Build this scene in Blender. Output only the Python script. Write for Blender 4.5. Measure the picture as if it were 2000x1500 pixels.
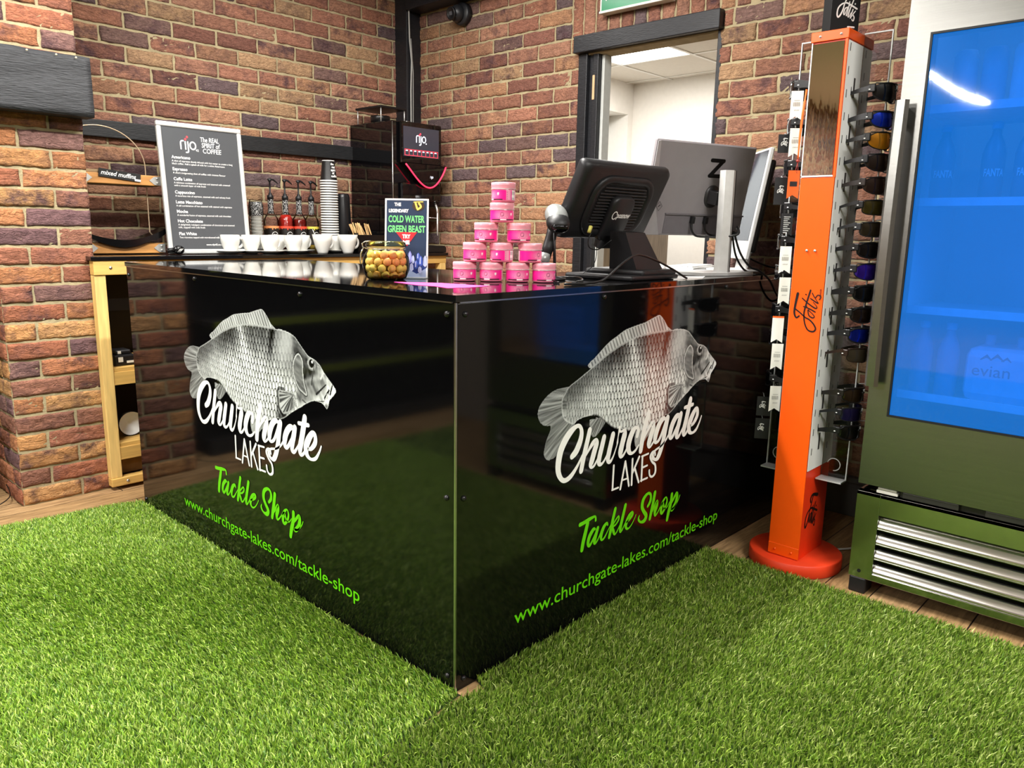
import bpy, bmesh, math, random, json
import numpy as np
from mathutils import Vector, Matrix, noise, Euler

for o in list(bpy.data.objects): bpy.data.objects.remove(o)
SC = bpy.context.scene
COL = SC.collection
random.seed(7); rng = np.random.default_rng(7)
PI = math.pi

# ------------------------------------------------------------------ camera
cam_d = bpy.data.cameras.new('camera'); cam = bpy.data.objects.new('camera', cam_d); COL.objects.link(cam)
YAW, PITCH, ROLL, FPX = 0.748838, 0.196408, 0.0178390, 1503.32
fw = Vector((math.cos(YAW)*math.cos(PITCH), math.sin(YAW)*math.cos(PITCH), -math.sin(PITCH)))
r0 = Vector((math.sin(YAW), -math.cos(YAW), 0)); u0 = r0.cross(fw)
r = r0*math.cos(ROLL)+u0*math.sin(ROLL); u = -r0*math.sin(ROLL)+u0*math.cos(ROLL)
cam.matrix_world = Matrix(((r.x,u.x,-fw.x,-1.21804),(r.y,u.y,-fw.y,-1.31445),(r.z,u.z,-fw.z,1.16656),(0,0,0,1)))
cam_d.sensor_fit = 'HORIZONTAL'; cam_d.sensor_width = 36; cam_d.lens = FPX/2000*36; cam_d.clip_start = 0.02
SC.camera = cam

# ------------------------------------------------------------------ view, world
SC.view_settings.view_transform = 'Standard'; SC.view_settings.look = 'None'
SC.view_settings.exposure = 0.12; SC.view_settings.gamma = 1.0; SC.view_settings.use_curve_mapping = False
SC.cycles.use_denoising = True; SC.cycles.max_bounces = 9; SC.cycles.transparent_max_bounces = 24
SC.cycles.diffuse_bounces = 3; SC.cycles.glossy_bounces = 5; SC.cycles.transmission_bounces = 8
SC.cycles.caustics_reflective = False; SC.cycles.caustics_refractive = False
SC.cycles.sample_clamp_indirect = 6
W = bpy.data.worlds.new('world'); SC.world = W; W.use_nodes = True
W.node_tree.nodes['Background'].inputs[0].default_value = (1.0, 0.97, 0.93, 1)
W.node_tree.nodes['Background'].inputs[1].default_value = 0.15

# ------------------------------------------------------------------ room lamps (LED battens on the ceiling; housings are built below)
LAMPS = [  # x, y, length along x, length along y, watts
    (0.45, 0.68, 1.1, 0.06, 95),
    (-1.0, 1.1, 0.06, 1.4, 108),
    (-0.9, -1.3, 1.4, 0.06, 15),
    (0.1, -2.3, 1.4, 0.06, 105),
    (0.9, 1.75, 1.3, 0.06, 22),
    (-5.2, 1.05, 2.3, 0.08, 240),
    (-3.2, -1.2, 1.4, 0.06, 40),
]
ZC = 2.72
for i, (x, y, lx, ly, w) in enumerate(LAMPS):
    ld = bpy.data.lights.new('batten_light', 'AREA'); ld.shape = 'RECTANGLE'; ld.size = lx; ld.size_y = ly; ld.energy = w
    ld.color = (1.0, 0.97, 0.925)
    lo = bpy.data.objects.new('batten_light', ld); lo.location = (x, y, ZC-0.068); COL.objects.link(lo)
ld = bpy.data.lights.new('panel_light', 'AREA'); ld.shape = 'RECTANGLE'; ld.size = 0.56; ld.size_y = 0.56; ld.energy = 40
ld.color = (1.0, 0.98, 0.95)
lo = bpy.data.objects.new('panel_light', ld); lo.location = (3.48, 1.97, 2.385); COL.objects.link(lo)

# ------------------------------------------------------------------ materials
def lin(c):
    if isinstance(c, str):
        c = [int(c[i:i+2], 16)/255 for i in (0, 2, 4)]
    return tuple((v/12.92 if v <= 0.04045 else ((v+0.055)/1.055)**2.4) for v in c)
MATS = {}
def mat(name, color='808080', rough=0.5, metal=0.0, emit=None, es=1.0, trans=0.0, coat=0.0, ior=1.45, alpha=1.0,
        var=0.06, vscale=30, bump=0.0, bscale=80, stretch=(1,1,1), spec=0.5):
    if name in MATS: return MATS[name]
    m = bpy.data.materials.new(name); m.use_nodes = True; nt = m.node_tree; b = nt.nodes['Principled BSDF']
    c = lin(color)
    b.inputs['Roughness'].default_value = rough; b.inputs['Metallic'].default_value = metal
    b.inputs['Transmission Weight'].default_value = trans; b.inputs['Coat Weight'].default_value = coat
    b.inputs['Coat Roughness'].default_value = 0.05
    b.inputs['IOR'].default_value = ior; b.inputs['Alpha'].default_value = alpha
    b.inputs['Specular IOR Level'].default_value = spec
    if emit is not None:
        b.inputs['Emission Color'].default_value = (*lin(emit), 1); b.inputs['Emission Strength'].default_value = es
    tc = nt.nodes.new('ShaderNodeTexCoord'); mp = nt.nodes.new('ShaderNodeMapping'); mp.inputs['Scale'].default_value = stretch
    nt.links.new(tc.outputs['Object'], mp.inputs[0])
    n = nt.nodes.new('ShaderNodeTexNoise'); n.inputs['Scale'].default_value = vscale; n.inputs['Detail'].default_value = 4
    nt.links.new(mp.outputs[0], n.inputs['Vector'])
    rp = nt.nodes.new('ShaderNodeValToRGB'); e = rp.color_ramp.elements
    e[0].position = 0.3; e[1].position = 0.7
    e[0].color = (*[max(v*(1-var), 0) for v in c], 1); e[1].color = (*[min(v*(1+var), 1) for v in c], 1)
    nt.links.new(n.outputs[0], rp.inputs[0]); nt.links.new(rp.outputs[0], b.inputs['Base Color'])
    if bump:
        n2 = nt.nodes.new('ShaderNodeTexNoise'); n2.inputs['Scale'].default_value = bscale; n2.inputs['Detail'].default_value = 5
        nt.links.new(mp.outputs[0], n2.inputs['Vector'])
        bp = nt.nodes.new('ShaderNodeBump'); bp.inputs['Strength'].default_value = bump; bp.inputs['Distance'].default_value = 0.004
        nt.links.new(n2.outputs[0], bp.inputs['Height']); nt.links.new(bp.outputs[0], b.inputs['Normal'])
    MATS[name] = m; return m
def mat_attr(name, rough=0.5, coat=0.0, attr='Col', bump=0.0, bscale=60, emit=0.0):
    if name in MATS: return MATS[name]
    m = bpy.data.materials.new(name); m.use_nodes = True; nt = m.node_tree; b = nt.nodes['Principled BSDF']
    a = nt.nodes.new('ShaderNodeAttribute'); a.attribute_name = attr
    nt.links.new(a.outputs['Color'], b.inputs['Base Color'])
    b.inputs['Roughness'].default_value = rough; b.inputs['Coat Weight'].default_value = coat
    if emit:
        nt.links.new(a.outputs['Color'], b.inputs['Emission Color']); b.inputs['Emission Strength'].default_value = emit
    MATS[name] = m; return m
def glass(name, color='ffffff', rough=0.0, ior=1.45, thin=0.85):
    """cheap clear glass / acrylic: fresnel mix of tinted transparency and gloss"""
    if name in MATS: return MATS[name]
    m = bpy.data.materials.new(name); m.use_nodes = True; nt = m.node_tree; nt.nodes.clear()
    out = nt.nodes.new('ShaderNodeOutputMaterial'); mx = nt.nodes.new('ShaderNodeMixShader')
    tr = nt.nodes.new('ShaderNodeBsdfTransparent'); gl = nt.nodes.new('ShaderNodeBsdfGlossy'); fr = nt.nodes.new('ShaderNodeFresnel')
    no = nt.nodes.new('ShaderNodeTexNoise'); no.inputs['Scale'].default_value = 40
    bp = nt.nodes.new('ShaderNodeBump'); bp.inputs['Strength'].default_value = 0.04; bp.inputs['Distance'].default_value = 0.001
    nt.links.new(no.outputs[0], bp.inputs['Height']); nt.links.new(bp.outputs[0], gl.inputs['Normal'])
    tr.inputs[0].default_value = (*[thin*v for v in lin(color)], 1); gl.inputs['Roughness'].default_value = max(rough, 0.02)
    fr.inputs['IOR'].default_value = ior
    nt.links.new(fr.outputs[0], mx.inputs[0]); nt.links.new(tr.outputs[0], mx.inputs[1]); nt.links.new(gl.outputs[0], mx.inputs[2])
    nt.links.new(mx.outputs[0], out.inputs[0]); MATS[name] = m; return m

# ------------------------------------------------------------------ object helpers
def tag(o, label=None, cat=None, group=None, kind=None):
    if label: o['label'] = label
    if cat: o['category'] = cat
    if group: o['group'] = group
    if kind: o['kind'] = kind
    return o
def thing(name, label, cat, loc=(0,0,0), rz=0, group=None):
    o = bpy.data.objects.new(name, None); COL.objects.link(o); o.location = loc; o.rotation_euler = (0,0,rz)
    o.empty_display_size = 0.05
    return tag(o, label, cat, group)
class MB:
    def __init__(s): s.v = []; s.f = []; s.sm = []; s.col = []
    def add(s, vs, fs, smooth=False, color=None):
        k = len(s.v); s.v += [tuple(p) for p in vs]; s.f += [tuple(i+k for i in f) for f in fs]
        s.sm += [smooth]*len(fs); s.col += [color or (1,1,1)]*len(vs); return s
    def box(s, a, b, bev=0.0, color=None, M=None):
        x0,y0,z0 = [min(p,q) for p,q in zip(a,b)]; x1,y1,z1 = [max(p,q) for p,q in zip(a,b)]
        if bev <= 0:
            vs = [(x0,y0,z0),(x1,y0,z0),(x1,y1,z0),(x0,y1,z0),(x0,y0,z1),(x1,y0,z1),(x1,y1,z1),(x0,y1,z1)]
            fs = [(0,3,2,1),(4,5,6,7),(0,1,5,4),(1,2,6,5),(2,3,7,6),(3,0,4,7)]
        else:
            bm = bmesh.new(); bmesh.ops.create_cube(bm, size=1)
            for v in bm.verts: v.co = Vector(((x0+x1)/2+v.co.x*(x1-x0), (y0+y1)/2+v.co.y*(y1-y0), (z0+z1)/2+v.co.z*(z1-z0)))
            bev = min(bev, (x1-x0)*.45, (y1-y0)*.45, (z1-z0)*.45)
            bmesh.ops.bevel(bm, geom=bm.edges[:]+bm.verts[:], offset=bev, segments=2, profile=0.5, affect='EDGES')
            bm.verts.index_update(); vs = [v.co.copy() for v in bm.verts]; fs = [[v.index for v in f.verts] for f in bm.faces]; bm.free()
        if M is not None: vs = [M @ Vector(p) for p in vs]
        return s.add(vs, fs, color=color)
    def lathe(s, prof, c=(0,0,0), n=32, axis='z', cap=True, smooth=True, color=None, M=None, a0=0, a1=2*PI):
        full = abs(a1-a0-2*PI) < 1e-6; m = n if full else n+1
        vs = []; fs = []
        for (rr, z) in prof:
            for i in range(m):
                a = a0+(a1-a0)*i/n; p = (rr*math.cos(a), rr*math.sin(a), z)
                if axis == 'x': p = (p[2], p[0], p[1])
                elif axis == 'y': p = (p[0], p[2], p[1])
                vs.append((p[0]+c[0], p[1]+c[1], p[2]+c[2]))
        for j in range(len(prof)-1):
            for i in range(n):
                i2 = (i+1) % m
                fs.append((j*m+i, j*m+i2, (j+1)*m+i2, (j+1)*m+i))
        if cap and full:
            if prof[0][0] > 1e-6: fs.append(tuple(range(m))[::-1])
            if prof[-1][0] > 1e-6: fs.append(tuple((len(prof)-1)*m+i for i in range(m)))
        if M is not None: vs = [M @ Vector(p) for p in vs]
        return s.add(vs, fs, smooth, color)
    def cyl(s, a, b, ra, rb=None, n=20, smooth=True, color=None, cap=True):
        a = Vector(a); b = Vector(b); d = b-a; rb = ra if rb is None else rb
        q = d.to_track_quat('Z', 'Y').to_matrix().to_4x4(); q.translation = a
        return s.lathe([(ra, 0), (rb, d.length)], n=n, M=q, smooth=smooth, color=color, cap=cap)
    def tube(s, pts, rad, n=8, closed=False, color=None, flat=None):
        P = [Vector(p) for p in pts]; N = len(P); vs = []; fs = []
        rads = rad if isinstance(rad, (list, tuple)) else [rad]*N
        up = Vector((0,0,1)); prev = None
        for i, p in enumerate(P):
            if closed: t = P[(i+1) % N]-P[i-1]
            else: t = P[min(i+1, N-1)]-P[max(i-1, 0)]
            if t.length < 1e-9: t = Vector((0,0,1))
            t.normalize()
            if prev is None:
                a = t.cross(up)
                if a.length < 1e-3: a = t.cross(Vector((1,0,0)))
                a.normalize()
            else:
                a = prev - t*prev.dot(t)
                if a.length < 1e-6: a = t.orthogonal()
                a.normalize()
            prev = a; b = t.cross(a)
            for k in range(n):
                g = 2*PI*k/n; vs.append(p+(a*math.cos(g)+b*math.sin(g)*(flat or 1))*rads[i])
        M = N if closed else N-1
        for i in range(M):
            j = (i+1) % N
            for k in range(n): fs.append((i*n+k, i*n+(k+1)%n, j*n+(k+1)%n, j*n+k))
        if not closed: fs += [tuple(range(n))[::-1], tuple((N-1)*n+k for k in range(n))]
        return s.add(vs, fs, True, color)
    def sphere(s, c, rad, n=16, sc=(1,1,1), color=None, M=None):
        prof = [(math.sin(PI*i/(n//2)), -math.cos(PI*i/(n//2))) for i in range(n//2+1)]
        k = len(s.v); s.lathe([(max(a,1e-5)*rad, b*rad) for a,b in prof], n=n, cap=False, color=color)
        for i in range(k, len(s.v)):
            p = Vector(s.v[i]); p = Vector((p.x*sc[0], p.y*sc[1], p.z*sc[2]))
            if M is not None: p = M @ p
            s.v[i] = tuple(p+Vector(c))
        return s
    def prism(s, poly, B, t, color=None):
        """poly (u,v) placed by B(u,v,w); thickness t along w"""
        n = len(poly); vs = [B(p[0],p[1],0) for p in poly]+[B(p[0],p[1],t) for p in poly]
        fs = [tuple(range(n))[::-1], tuple(range(n,2*n))]+[(i,(i+1)%n,n+(i+1)%n,n+i) for i in range(n)]
        return s.add(vs, fs, color=color)
    def strokes(s, S, B, w0=0.0, sub=5, color=None):
        """variable-width brush strokes (u,v,width)"""
        for q, st in enumerate(S):
            st = [np.array(p, float) for p in st]; P = []
            for i in range(len(st)-1):
                p0 = st[max(i-1,0)]; p1 = st[i]; p2 = st[i+1]; p3 = st[min(i+2,len(st)-1)]
                for k in range(sub if len(st) > 2 else 1):
                    t = k/(sub if len(st) > 2 else 1)
                    P.append(0.5*((2*p1)+(-p0+p2)*t+(2*p0-5*p1+4*p2-p3)*t*t+(-p0+3*p1-3*p2+p3)*t**3))
            P.append(st[-1]); n = len(P); vs = []; fs = []; w = w0+q*0.00002
            for i, p in enumerate(P):
                d = P[min(i+1,n-1)][:2]-P[max(i-1,0)][:2]; L = np.hypot(*d) or 1; d = d/L; h = p[2]/2
                vs += [B(p[0]-d[1]*h, p[1]+d[0]*h, w), B(p[0]+d[1]*h, p[1]-d[0]*h, w)]
            for i in range(n-1): fs.append((2*i, 2*i+1, 2*i+3, 2*i+2))
            s.add(vs, fs, color=color)
            for p in (P[0], P[-1]):
                s.add([B(p[0]+p[2]/2*math.cos(a*PI/5), p[1]+p[2]/2*math.sin(a*PI/5), w+0.00001) for a in range(10)], [tuple(range(10))], color=color)
        return s
    def text(s, body, B, u, v, size, width=None, align='LEFT', w=0.0, shear=0.0, bold=0.0, depth=0.0, color=None, spacing=1.0):
        cu = bpy.data.curves.new('t', 'FONT'); cu.body = body; cu.size = 1; cu.align_x = 'LEFT'; cu.shear = shear; cu.offset = bold
        cu.resolution_u = 3; cu.space_character = spacing
        ob = bpy.data.objects.new('t', cu); COL.objects.link(ob); bpy.context.view_layer.update()
        me = bpy.data.meshes.new_from_object(ob.evaluated_get(bpy.context.evaluated_depsgraph_get()))
        vs = [tuple(p.co) for p in me.vertices]; fs = [tuple(f.vertices) for f in me.polygons]
        bpy.data.objects.remove(ob); bpy.data.meshes.remove(me); bpy.data.curves.remove(cu)
        if not vs: return s
        x0 = min(p[0] for p in vs); x1 = max(p[0] for p in vs); sx = size
        if width: sx = width/(x1-x0)
        off = {'LEFT': 0, 'CENTER': -(x1-x0)*sx/2, 'RIGHT': -(x1-x0)*sx}[align]
        return s.add([B(u+off+(p[0]-x0)*sx, v+p[1]*size, w) for p in vs], fs, color=color)
    def build(s, name, m, parent=None, loc=(0,0,0), rot=None, attr=False):
        me = bpy.data.meshes.new(name); me.from_pydata(s.v, [], s.f)
        ms = m if isinstance(m, (list,tuple)) else [m]
        for x in ms: me.materials.append(x)
        me.polygons.foreach_set('use_smooth', s.sm)
        if attr:
            ca = me.color_attributes.new('Col', 'FLOAT_COLOR', 'POINT')
            ca.data.foreach_set('color', np.array([(*c, 1) for c in s.col], np.float32).ravel())
        me.update(); o = bpy.data.objects.new(name, me); COL.objects.link(o); o.location = loc
        if rot: o.rotation_euler = rot
        if parent: o.parent = parent
        return o
def copy_tree(o, parent=None):
    c = o.copy(); COL.objects.link(c)
    if parent is not None: c.parent = parent
    for ch in list(o.children): copy_tree(ch, c)
    return c
def basis(o, U, V, Wn):
    o, U, V, Wn = map(Vector, (o, U, V, Wn))
    return lambda a, b, c=0.0: o+U*a+V*b+Wn*c
# ------------------------------------------------------------------ brickwork
def brick_material():
    m = bpy.data.materials.new('brick'); m.use_nodes = True; nt = m.node_tree; b = nt.nodes['Principled BSDF']; L = nt.links.new
    a = nt.nodes.new('ShaderNodeAttribute'); a.attribute_name = 'Col'
    tc = nt.nodes.new('ShaderNodeTexCoord')
    n1 = nt.nodes.new('ShaderNodeTexNoise'); n1.inputs['Scale'].default_value = 13; n1.inputs['Detail'].default_value = 7; n1.inputs['Roughness'].default_value = .65
    n2 = nt.nodes.new('ShaderNodeTexNoise'); n2.inputs['Scale'].default_value = 55; n2.inputs['Detail'].default_value = 6; n2.inputs['Roughness'].default_value = .7
    n2.inputs['Distortion'].default_value = 1.2
    for n in (n1, n2): L(tc.outputs['Object'], n.inputs['Vector'])
    r1 = nt.nodes.new('ShaderNodeValToRGB'); r1.color_ramp.elements[0].position = .46; r1.color_ramp.elements[1].position = .64
    L(n1.outputs[0], r1.inputs[0])
    sep = nt.nodes.new('ShaderNodeMath'); sep.operation = 'MULTIPLY'; L(r1.outputs[0], sep.inputs[0]); L(a.outputs['Alpha'], sep.inputs[1])
    mx = nt.nodes.new('ShaderNodeMix'); mx.data_type = 'RGBA'; L(sep.outputs[0], mx.inputs[0]); L(a.outputs['Color'], mx.inputs[6])
    mx.inputs[7].default_value = (*lin('553f44'), 1)
    r2 = nt.nodes.new('ShaderNodeValToRGB'); e = r2.color_ramp.elements; e[0].position = .3; e[1].position = .72
    e[0].color = (.55,.5,.5,1); e[1].color = (1.35,1.3,1.25,1); L(n2.outputs[0], r2.inputs[0])
    m2 = nt.nodes.new('ShaderNodeMix'); m2.data_type = 'RGBA'; m2.blend_type = 'MULTIPLY'; m2.inputs[0].default_value = .8
    L(mx.outputs[2], m2.inputs[6]); L(r2.outputs[0], m2.inputs[7]); L(m2.outputs[2], b.inputs['Base Color'])
    b.inputs['Roughness'].default_value = .88; b.inputs['Specular IOR Level'].default_value = .25
    mp = nt.nodes.new('ShaderNodeMapping'); mp.inputs['Scale'].default_value = (1,1,2.2); L(tc.outputs['Object'], mp.inputs[0])
    n3 = nt.nodes.new('ShaderNodeTexNoise'); n3.inputs['Scale'].default_value = 34; n3.inputs['Detail'].default_value = 9; n3.inputs['Distortion'].default_value = 1.6
    n3.inputs['Roughness'].default_value = .6; L(mp.outputs[0], n3.inputs['Vector'])
    bp = nt.nodes.new('ShaderNodeBump'); bp.inputs['Strength'].default_value = 1.0; bp.inputs['Distance'].default_value = .016
    L(n3.outputs[0], bp.inputs['Height']); L(bp.outputs[0], b.inputs['Normal'])
    return m
BRICK = brick_material()
MORTAR = mat('mortar', '9f9272', rough=.95, var=.16, vscale=18, bump=.8, bscale=140)
PAL = ['a4735b','986550','ae7d62','8a5b4c','a06b52','7d6058','6c5a5c','b0825c','aa7c5c','93654f','a57058','ab8862']
def brick_wall(name, o, U, N, length, height, x_off, skips=(), pitch=(.2275,.0765), soldiers=None, rowpar=0, pil=False, fine=True, zoff=0.0, tone=None, lname=None):
    """brickwork facing N: every brick a block with a crumpled face standing 8 mm out of the mortar; U = running direction"""
    B = basis(o, U, (0,0,1), N); v = []; f = []; col = []; sm = []
    bw, bh = pitch; g = .011
    def inside(a0, a1, z0, z1):
        for (s0, s1, t0, t1) in skips:
            if a1 > s0 and a0 < s1 and z1 > t0 and z0 < t1: return (s0, s1)
        return None
    def brick(a0, a1, z0, z1):
        if a1-a0 < .02: return
        c = lin(random.choice(tone or PAL)); g_ = sum(c)/3; c = tuple(q+(g_-q)*(.05 if tone else .14) for q in c); k = random.uniform(.82, 1.15); c = tuple(q*k*1.06 for q in c)
        dark = random.choice([0, .25, .5, .8, .9, .35]); sd = random.uniform(0, 90)
        nu = max(4, int((a1-a0)/.0125)) if fine else 2; nv = max(4, int((z1-z0)/.0075)) if fine else 2
        k0 = len(v); tilt = random.uniform(-.0015, .0015); dp = random.uniform(.006, .0105)
        for j in range(nv+1):
            for i in range(nu+1):
                a = a0+(a1-a0)*i/nu; z = z0+(z1-z0)*j/nv
                edge = min(i, nu-i, j, nv-j)
                nz = noise.noise(Vector((a*38+sd, z*60, sd))) if fine else 0
                w = dp+nz*.0024+tilt*(i/nu-.5)
                if fine and 0 < edge:
                    cr = abs(noise.noise(Vector((a*11+sd*2, z*26+2.2*((a-a0)/(a1-a0)-.5)**2*4, sd*.7)))); w -= .0062*max(0, .10-cr)/.10
                if edge == 0:
                    w -= .0045; q = noise.noise(Vector((a*30, z*30, sd+5)))*.0045 if fine else 0
                    if i in (0, nu): a += q
                    if j in (0, nv): z += q
                v.append(B(a, z, w)); col.append((*c, dark))
        for j in range(nv):
            for i in range(nu):
                p = k0+j*(nu+1)+i; f.append((p, p+1, p+nu+2, p+nu+1)); sm.append(True)
        ring = [k0+i for i in range(nu+1)]+[k0+j*(nu+1)+nu for j in range(1, nv+1)]+[k0+nv*(nu+1)+i for i in range(nu-1, -1, -1)]+[k0+j*(nu+1) for j in range(nv-1, 0, -1)]
        k1 = len(v); wv = Vector(N)
        for q in ring: v.append(Vector(v[q])-wv*(dp+.006)); col.append((*c, dark))
        for i in range(len(ring)):
            i2 = (i+1) % len(ring); f.append((ring[i], k1+i, k1+i2, ring[i2])); sm.append(False)
    rows = int(height/bh)+1
    for rI in range(rows):
        z0 = zoff+rI*bh+g/2; z1 = zoff+(rI+1)*bh-g/2
        if z0 > height: break
        z1 = min(z1, height)
        if z1-z0 < .02: continue
        if pil:
            cut = .225 if (rI+rowpar) % 2 == 0 else .112
            spans = [(0, cut-g/2), (cut+g/2, length)]
        else:
            s = (x_off % bw)-bw*2+(bw/2 if (rI+rowpar) % 2 else 0); spans = []
            while s < length:
                spans.append((max(s+g/2, 0), min(s+bw-g/2, length))); s += bw
        for (a0, a1) in spans:
            if a1 <= 0 or a0 >= length: continue
            h = inside(a0, a1, z0, z1)
            if h:
                if a0 < h[0]-.03: brick(a0, h[0], z0, z1)
                if a1 > h[1]+.03: brick(h[1], a1, z0, z1)
                continue
            brick(a0, a1, z0, z1)
    if soldiers:
        s0, s1, t0, t1 = soldiers; s = s0
        while s < s1-.03: brick(s+g/2, min(s+bh, s1)-g/2, t0+g/2, t1-g/2); s += bh
    me = bpy.data.meshes.new(name); nb = len(f)
    # mortar body, split round the openings
    MBm = MB(); holes = [h for h in skips if h[1]-h[0] > .3 and (not soldiers or h[3] < soldiers[3]-.01 or True) and len(h) == 4 and h in HOLES]
    def mbx(a0, a1, z0, z1): 
        if a1-a0 > .001 and z1-z0 > .001:
            P = [B(a,z,w) for w in (-.10, .0015) for (a,z) in ((a0,z0),(a1,z0),(a1,z1),(a0,z1))]
            MBm.add(P, [(0,3,2,1),(4,5,6,7),(0,1,5,4),(1,2,6,5),(2,3,7,6),(3,0,4,7)])
    if holes:
        h = holes[0]; mbx(0, h[0], 0, height); mbx(h[1], length, 0, height); mbx(h[0], h[1], h[3], height); mbx(h[0], h[1], 0, h[2])
    else: mbx(0, length, 0, height)
    k = len(v); v += [Vector(p) for p in MBm.v]; f += [tuple(i+k for i in q) for q in MBm.f]; sm += [False]*len(MBm.f); col += [(1,1,1,0)]*len(MBm.v)
    me.from_pydata([tuple(p) for p in v], [], f); me.materials.append(BRICK); me.materials.append(MORTAR)
    me.polygons.foreach_set('material_index', [0]*nb+[1]*(len(f)-nb)); me.polygons.foreach_set('use_smooth', sm)
    ca = me.color_attributes.new('Col', 'FLOAT_COLOR', 'POINT'); ca.data.foreach_set('color', np.array(col, np.float32).ravel())
    me.update(); ob = bpy.data.objects.new(name, me); COL.objects.link(ob); ob['kind'] = 'structure'
    return ob
HOLES = [(1.366, 2.158, -.1, 2.05)]
YW, XW = 2.68, 2.08
# back wall behind the coffee bar (faces -Y), door wall (faces -X)
brick_wall('wall_back', (-.9, YW, 0), (1,0,0), (0,-1,0), XW+.9, ZC, x_off=1.139, rowpar=0, skips=[(-1, 5, -1, .9)])
# on the door wall the running coordinate grows with decreasing Y, starting from the corner
brick_wall('wall_right', (XW, YW, 0), (0,-1,0), (-1,0,0), 4.2, ZC, x_off=.173, rowpar=1,
           skips=[HOLES[0], (1.354, 2.173, 2.0, 2.14), (1.31, 2.3, 2.139, 2.364)], soldiers=(1.31, 2.3, 2.139, 2.364))
# pillar between shop and coffee corner
PTONE_LIT = ['b87a55','ad6d50','c08c58','8f6250','75585a','ba7f54','c49560','aa6c50','9e6750','80605a']  # warm lamp light put into the pillar brick colours: brighter, more orange
brick_wall('wall_pillar', (-.365, 2.248, 0), (1,0,0), (0,-1,0), .352, ZC, x_off=0, pil=True, rowpar=0, tone=PTONE_LIT)
brick_wall('wall_pillar_side', (-.365, YW, 0), (0,-1,0), (-1,0,0), .432, ZC, x_off=0.0, rowpar=0, tone=PTONE_LIT)
fl = MB(); fl.box((-.265, 2.348, 0), (-.013, YW-.09, ZC)); tag(fl.build('wall_pillar_core', MORTAR), kind='structure')
# far walls of the shop (seen only in reflections)
brick_wall('wall_north', (-8.5, YW, 0), (1,0,0), (0,-1,0), 7.5, ZC, x_off=0, fine=False)

# ------------------------------------------------------------------ floor (wood-look planks running along X), ceiling, shell
def plank_material():
    m = bpy.data.materials.new('floor_planks'); m.use_nodes = True; nt = m.node_tree; b = nt.nodes['Principled BSDF']; L = nt.links.new
    tc = nt.nodes.new('ShaderNodeTexCoord')
    br = nt.nodes.new('ShaderNodeTexBrick'); br.inputs['Scale'].default_value = 1; br.inputs['Brick Width'].default_value = 1.1; br.inputs['Row Height'].default_value = .145
    br.inputs['Mortar Size'].default_value = .0022; br.inputs['Color1'].default_value = (*lin('a98c66'), 1); br.inputs['Color2'].default_value = (*lin('93774f'), 1)
    br.inputs['Mortar'].default_value = (*lin('241a12'), 1); L(tc.outputs['Object'], br.inputs['Vector'])
    mp = nt.nodes.new('ShaderNodeMapping'); mp.inputs['Scale'].default_value = (2.2, 22, 1); L(tc.outputs['Object'], mp.inputs[0])
    n = nt.nodes.new('ShaderNodeTexNoise'); n.inputs['Scale'].default_value = 3; n.inputs['Detail'].default_value = 9; n.inputs['Distortion'].default_value = .8; n.inputs['Roughness'].default_value = .7
    L(mp.outputs[0], n.inputs['Vector'])
    rp = nt.nodes.new('ShaderNodeValToRGB'); e = rp.color_ramp.elements; e[0].position = .33; e[1].position = .66; e[0].color = (.5,.45,.4,1); e[1].color = (1.25,1.2,1.15,1)
    L(n.outputs[0], rp.inputs[0]); mx = nt.nodes.new('ShaderNodeMix'); mx.data_type = 'RGBA'; mx.blend_type = 'MULTIPLY'; mx.inputs[0].default_value = 1
    L(br.outputs[0], mx.inputs[6]); L(rp.outputs[0], mx.inputs[7]); L(mx.outputs[2], b.inputs['Base Color'])
    b.inputs['Roughness'].default_value = .5
    bp = nt.nodes.new('ShaderNodeBump'); bp.inputs['Strength'].default_value = .3; bp.inputs['Distance'].default_value = .003; L(n.outputs[0], bp.inputs['Height']); L(bp.outputs[0], b.inputs['Normal'])
    return m
f_ = MB(); f_.box((-8.6, -4.6, -.05), (4.7, 3.0, 0)); tag(f_.build('floor', plank_material()), kind='structure')
c_ = MB(); c_.box((-8.6, -4.6, ZC), (XW+.1, YW+.12, ZC+.06)); tag(c_.build('ceiling', mat('ceiling_paint', 'cfccc4', rough=.9, bump=.2)), kind='structure')
w_ = MB(); w_.box((-8.7, -4.6, 0), (-8.6, YW+.1, ZC)); tag(w_.build('wall_west', mat('shop_wall_paint', '8f867c', rough=.9)), kind='structure')
w_ = MB(); w_.box((-8.6, -4.7, 0), (XW+.1, -4.6, ZC)); tag(w_.build('wall_south', MATS['shop_wall_paint']), kind='structure')
w_ = MB(); w_.box((XW, -4.6, 0), (XW+.1, YW-4.2-.001, ZC)); tag(w_.build('wall_right_end', MATS['shop_wall_paint']), kind='structure')
BLK = mat('black_painted_wood', '1b1c20', rough=.42, bump=.25, bscale=40, stretch=(1,1,6), var=.3)
# corner post, ceiling beam over the door wall, rail on the back wall
t_ = MB(); t_.box((XW-.115, YW-.115, 0), (XW-.002, YW-.002, ZC), bev=.004); tag(t_.build('trim_1', BLK), kind='structure')
t_ = MB(); t_.box((XW-.13, -4.5, 2.452), (XW-.012, YW-.12, ZC-.002), bev=.006); tag(t_.build('trim_2', BLK), kind='structure')
t_ = MB(); t_.box((-.01, YW-.035, 1.563), (XW-.12, YW-.008, 1.64), bev=.003); tag(t_.build('trim_3', mat('black_rail', '151618', rough=.55, bump=.3, bscale=50, stretch=(1,1,4), var=.4)), kind='structure')
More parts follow.
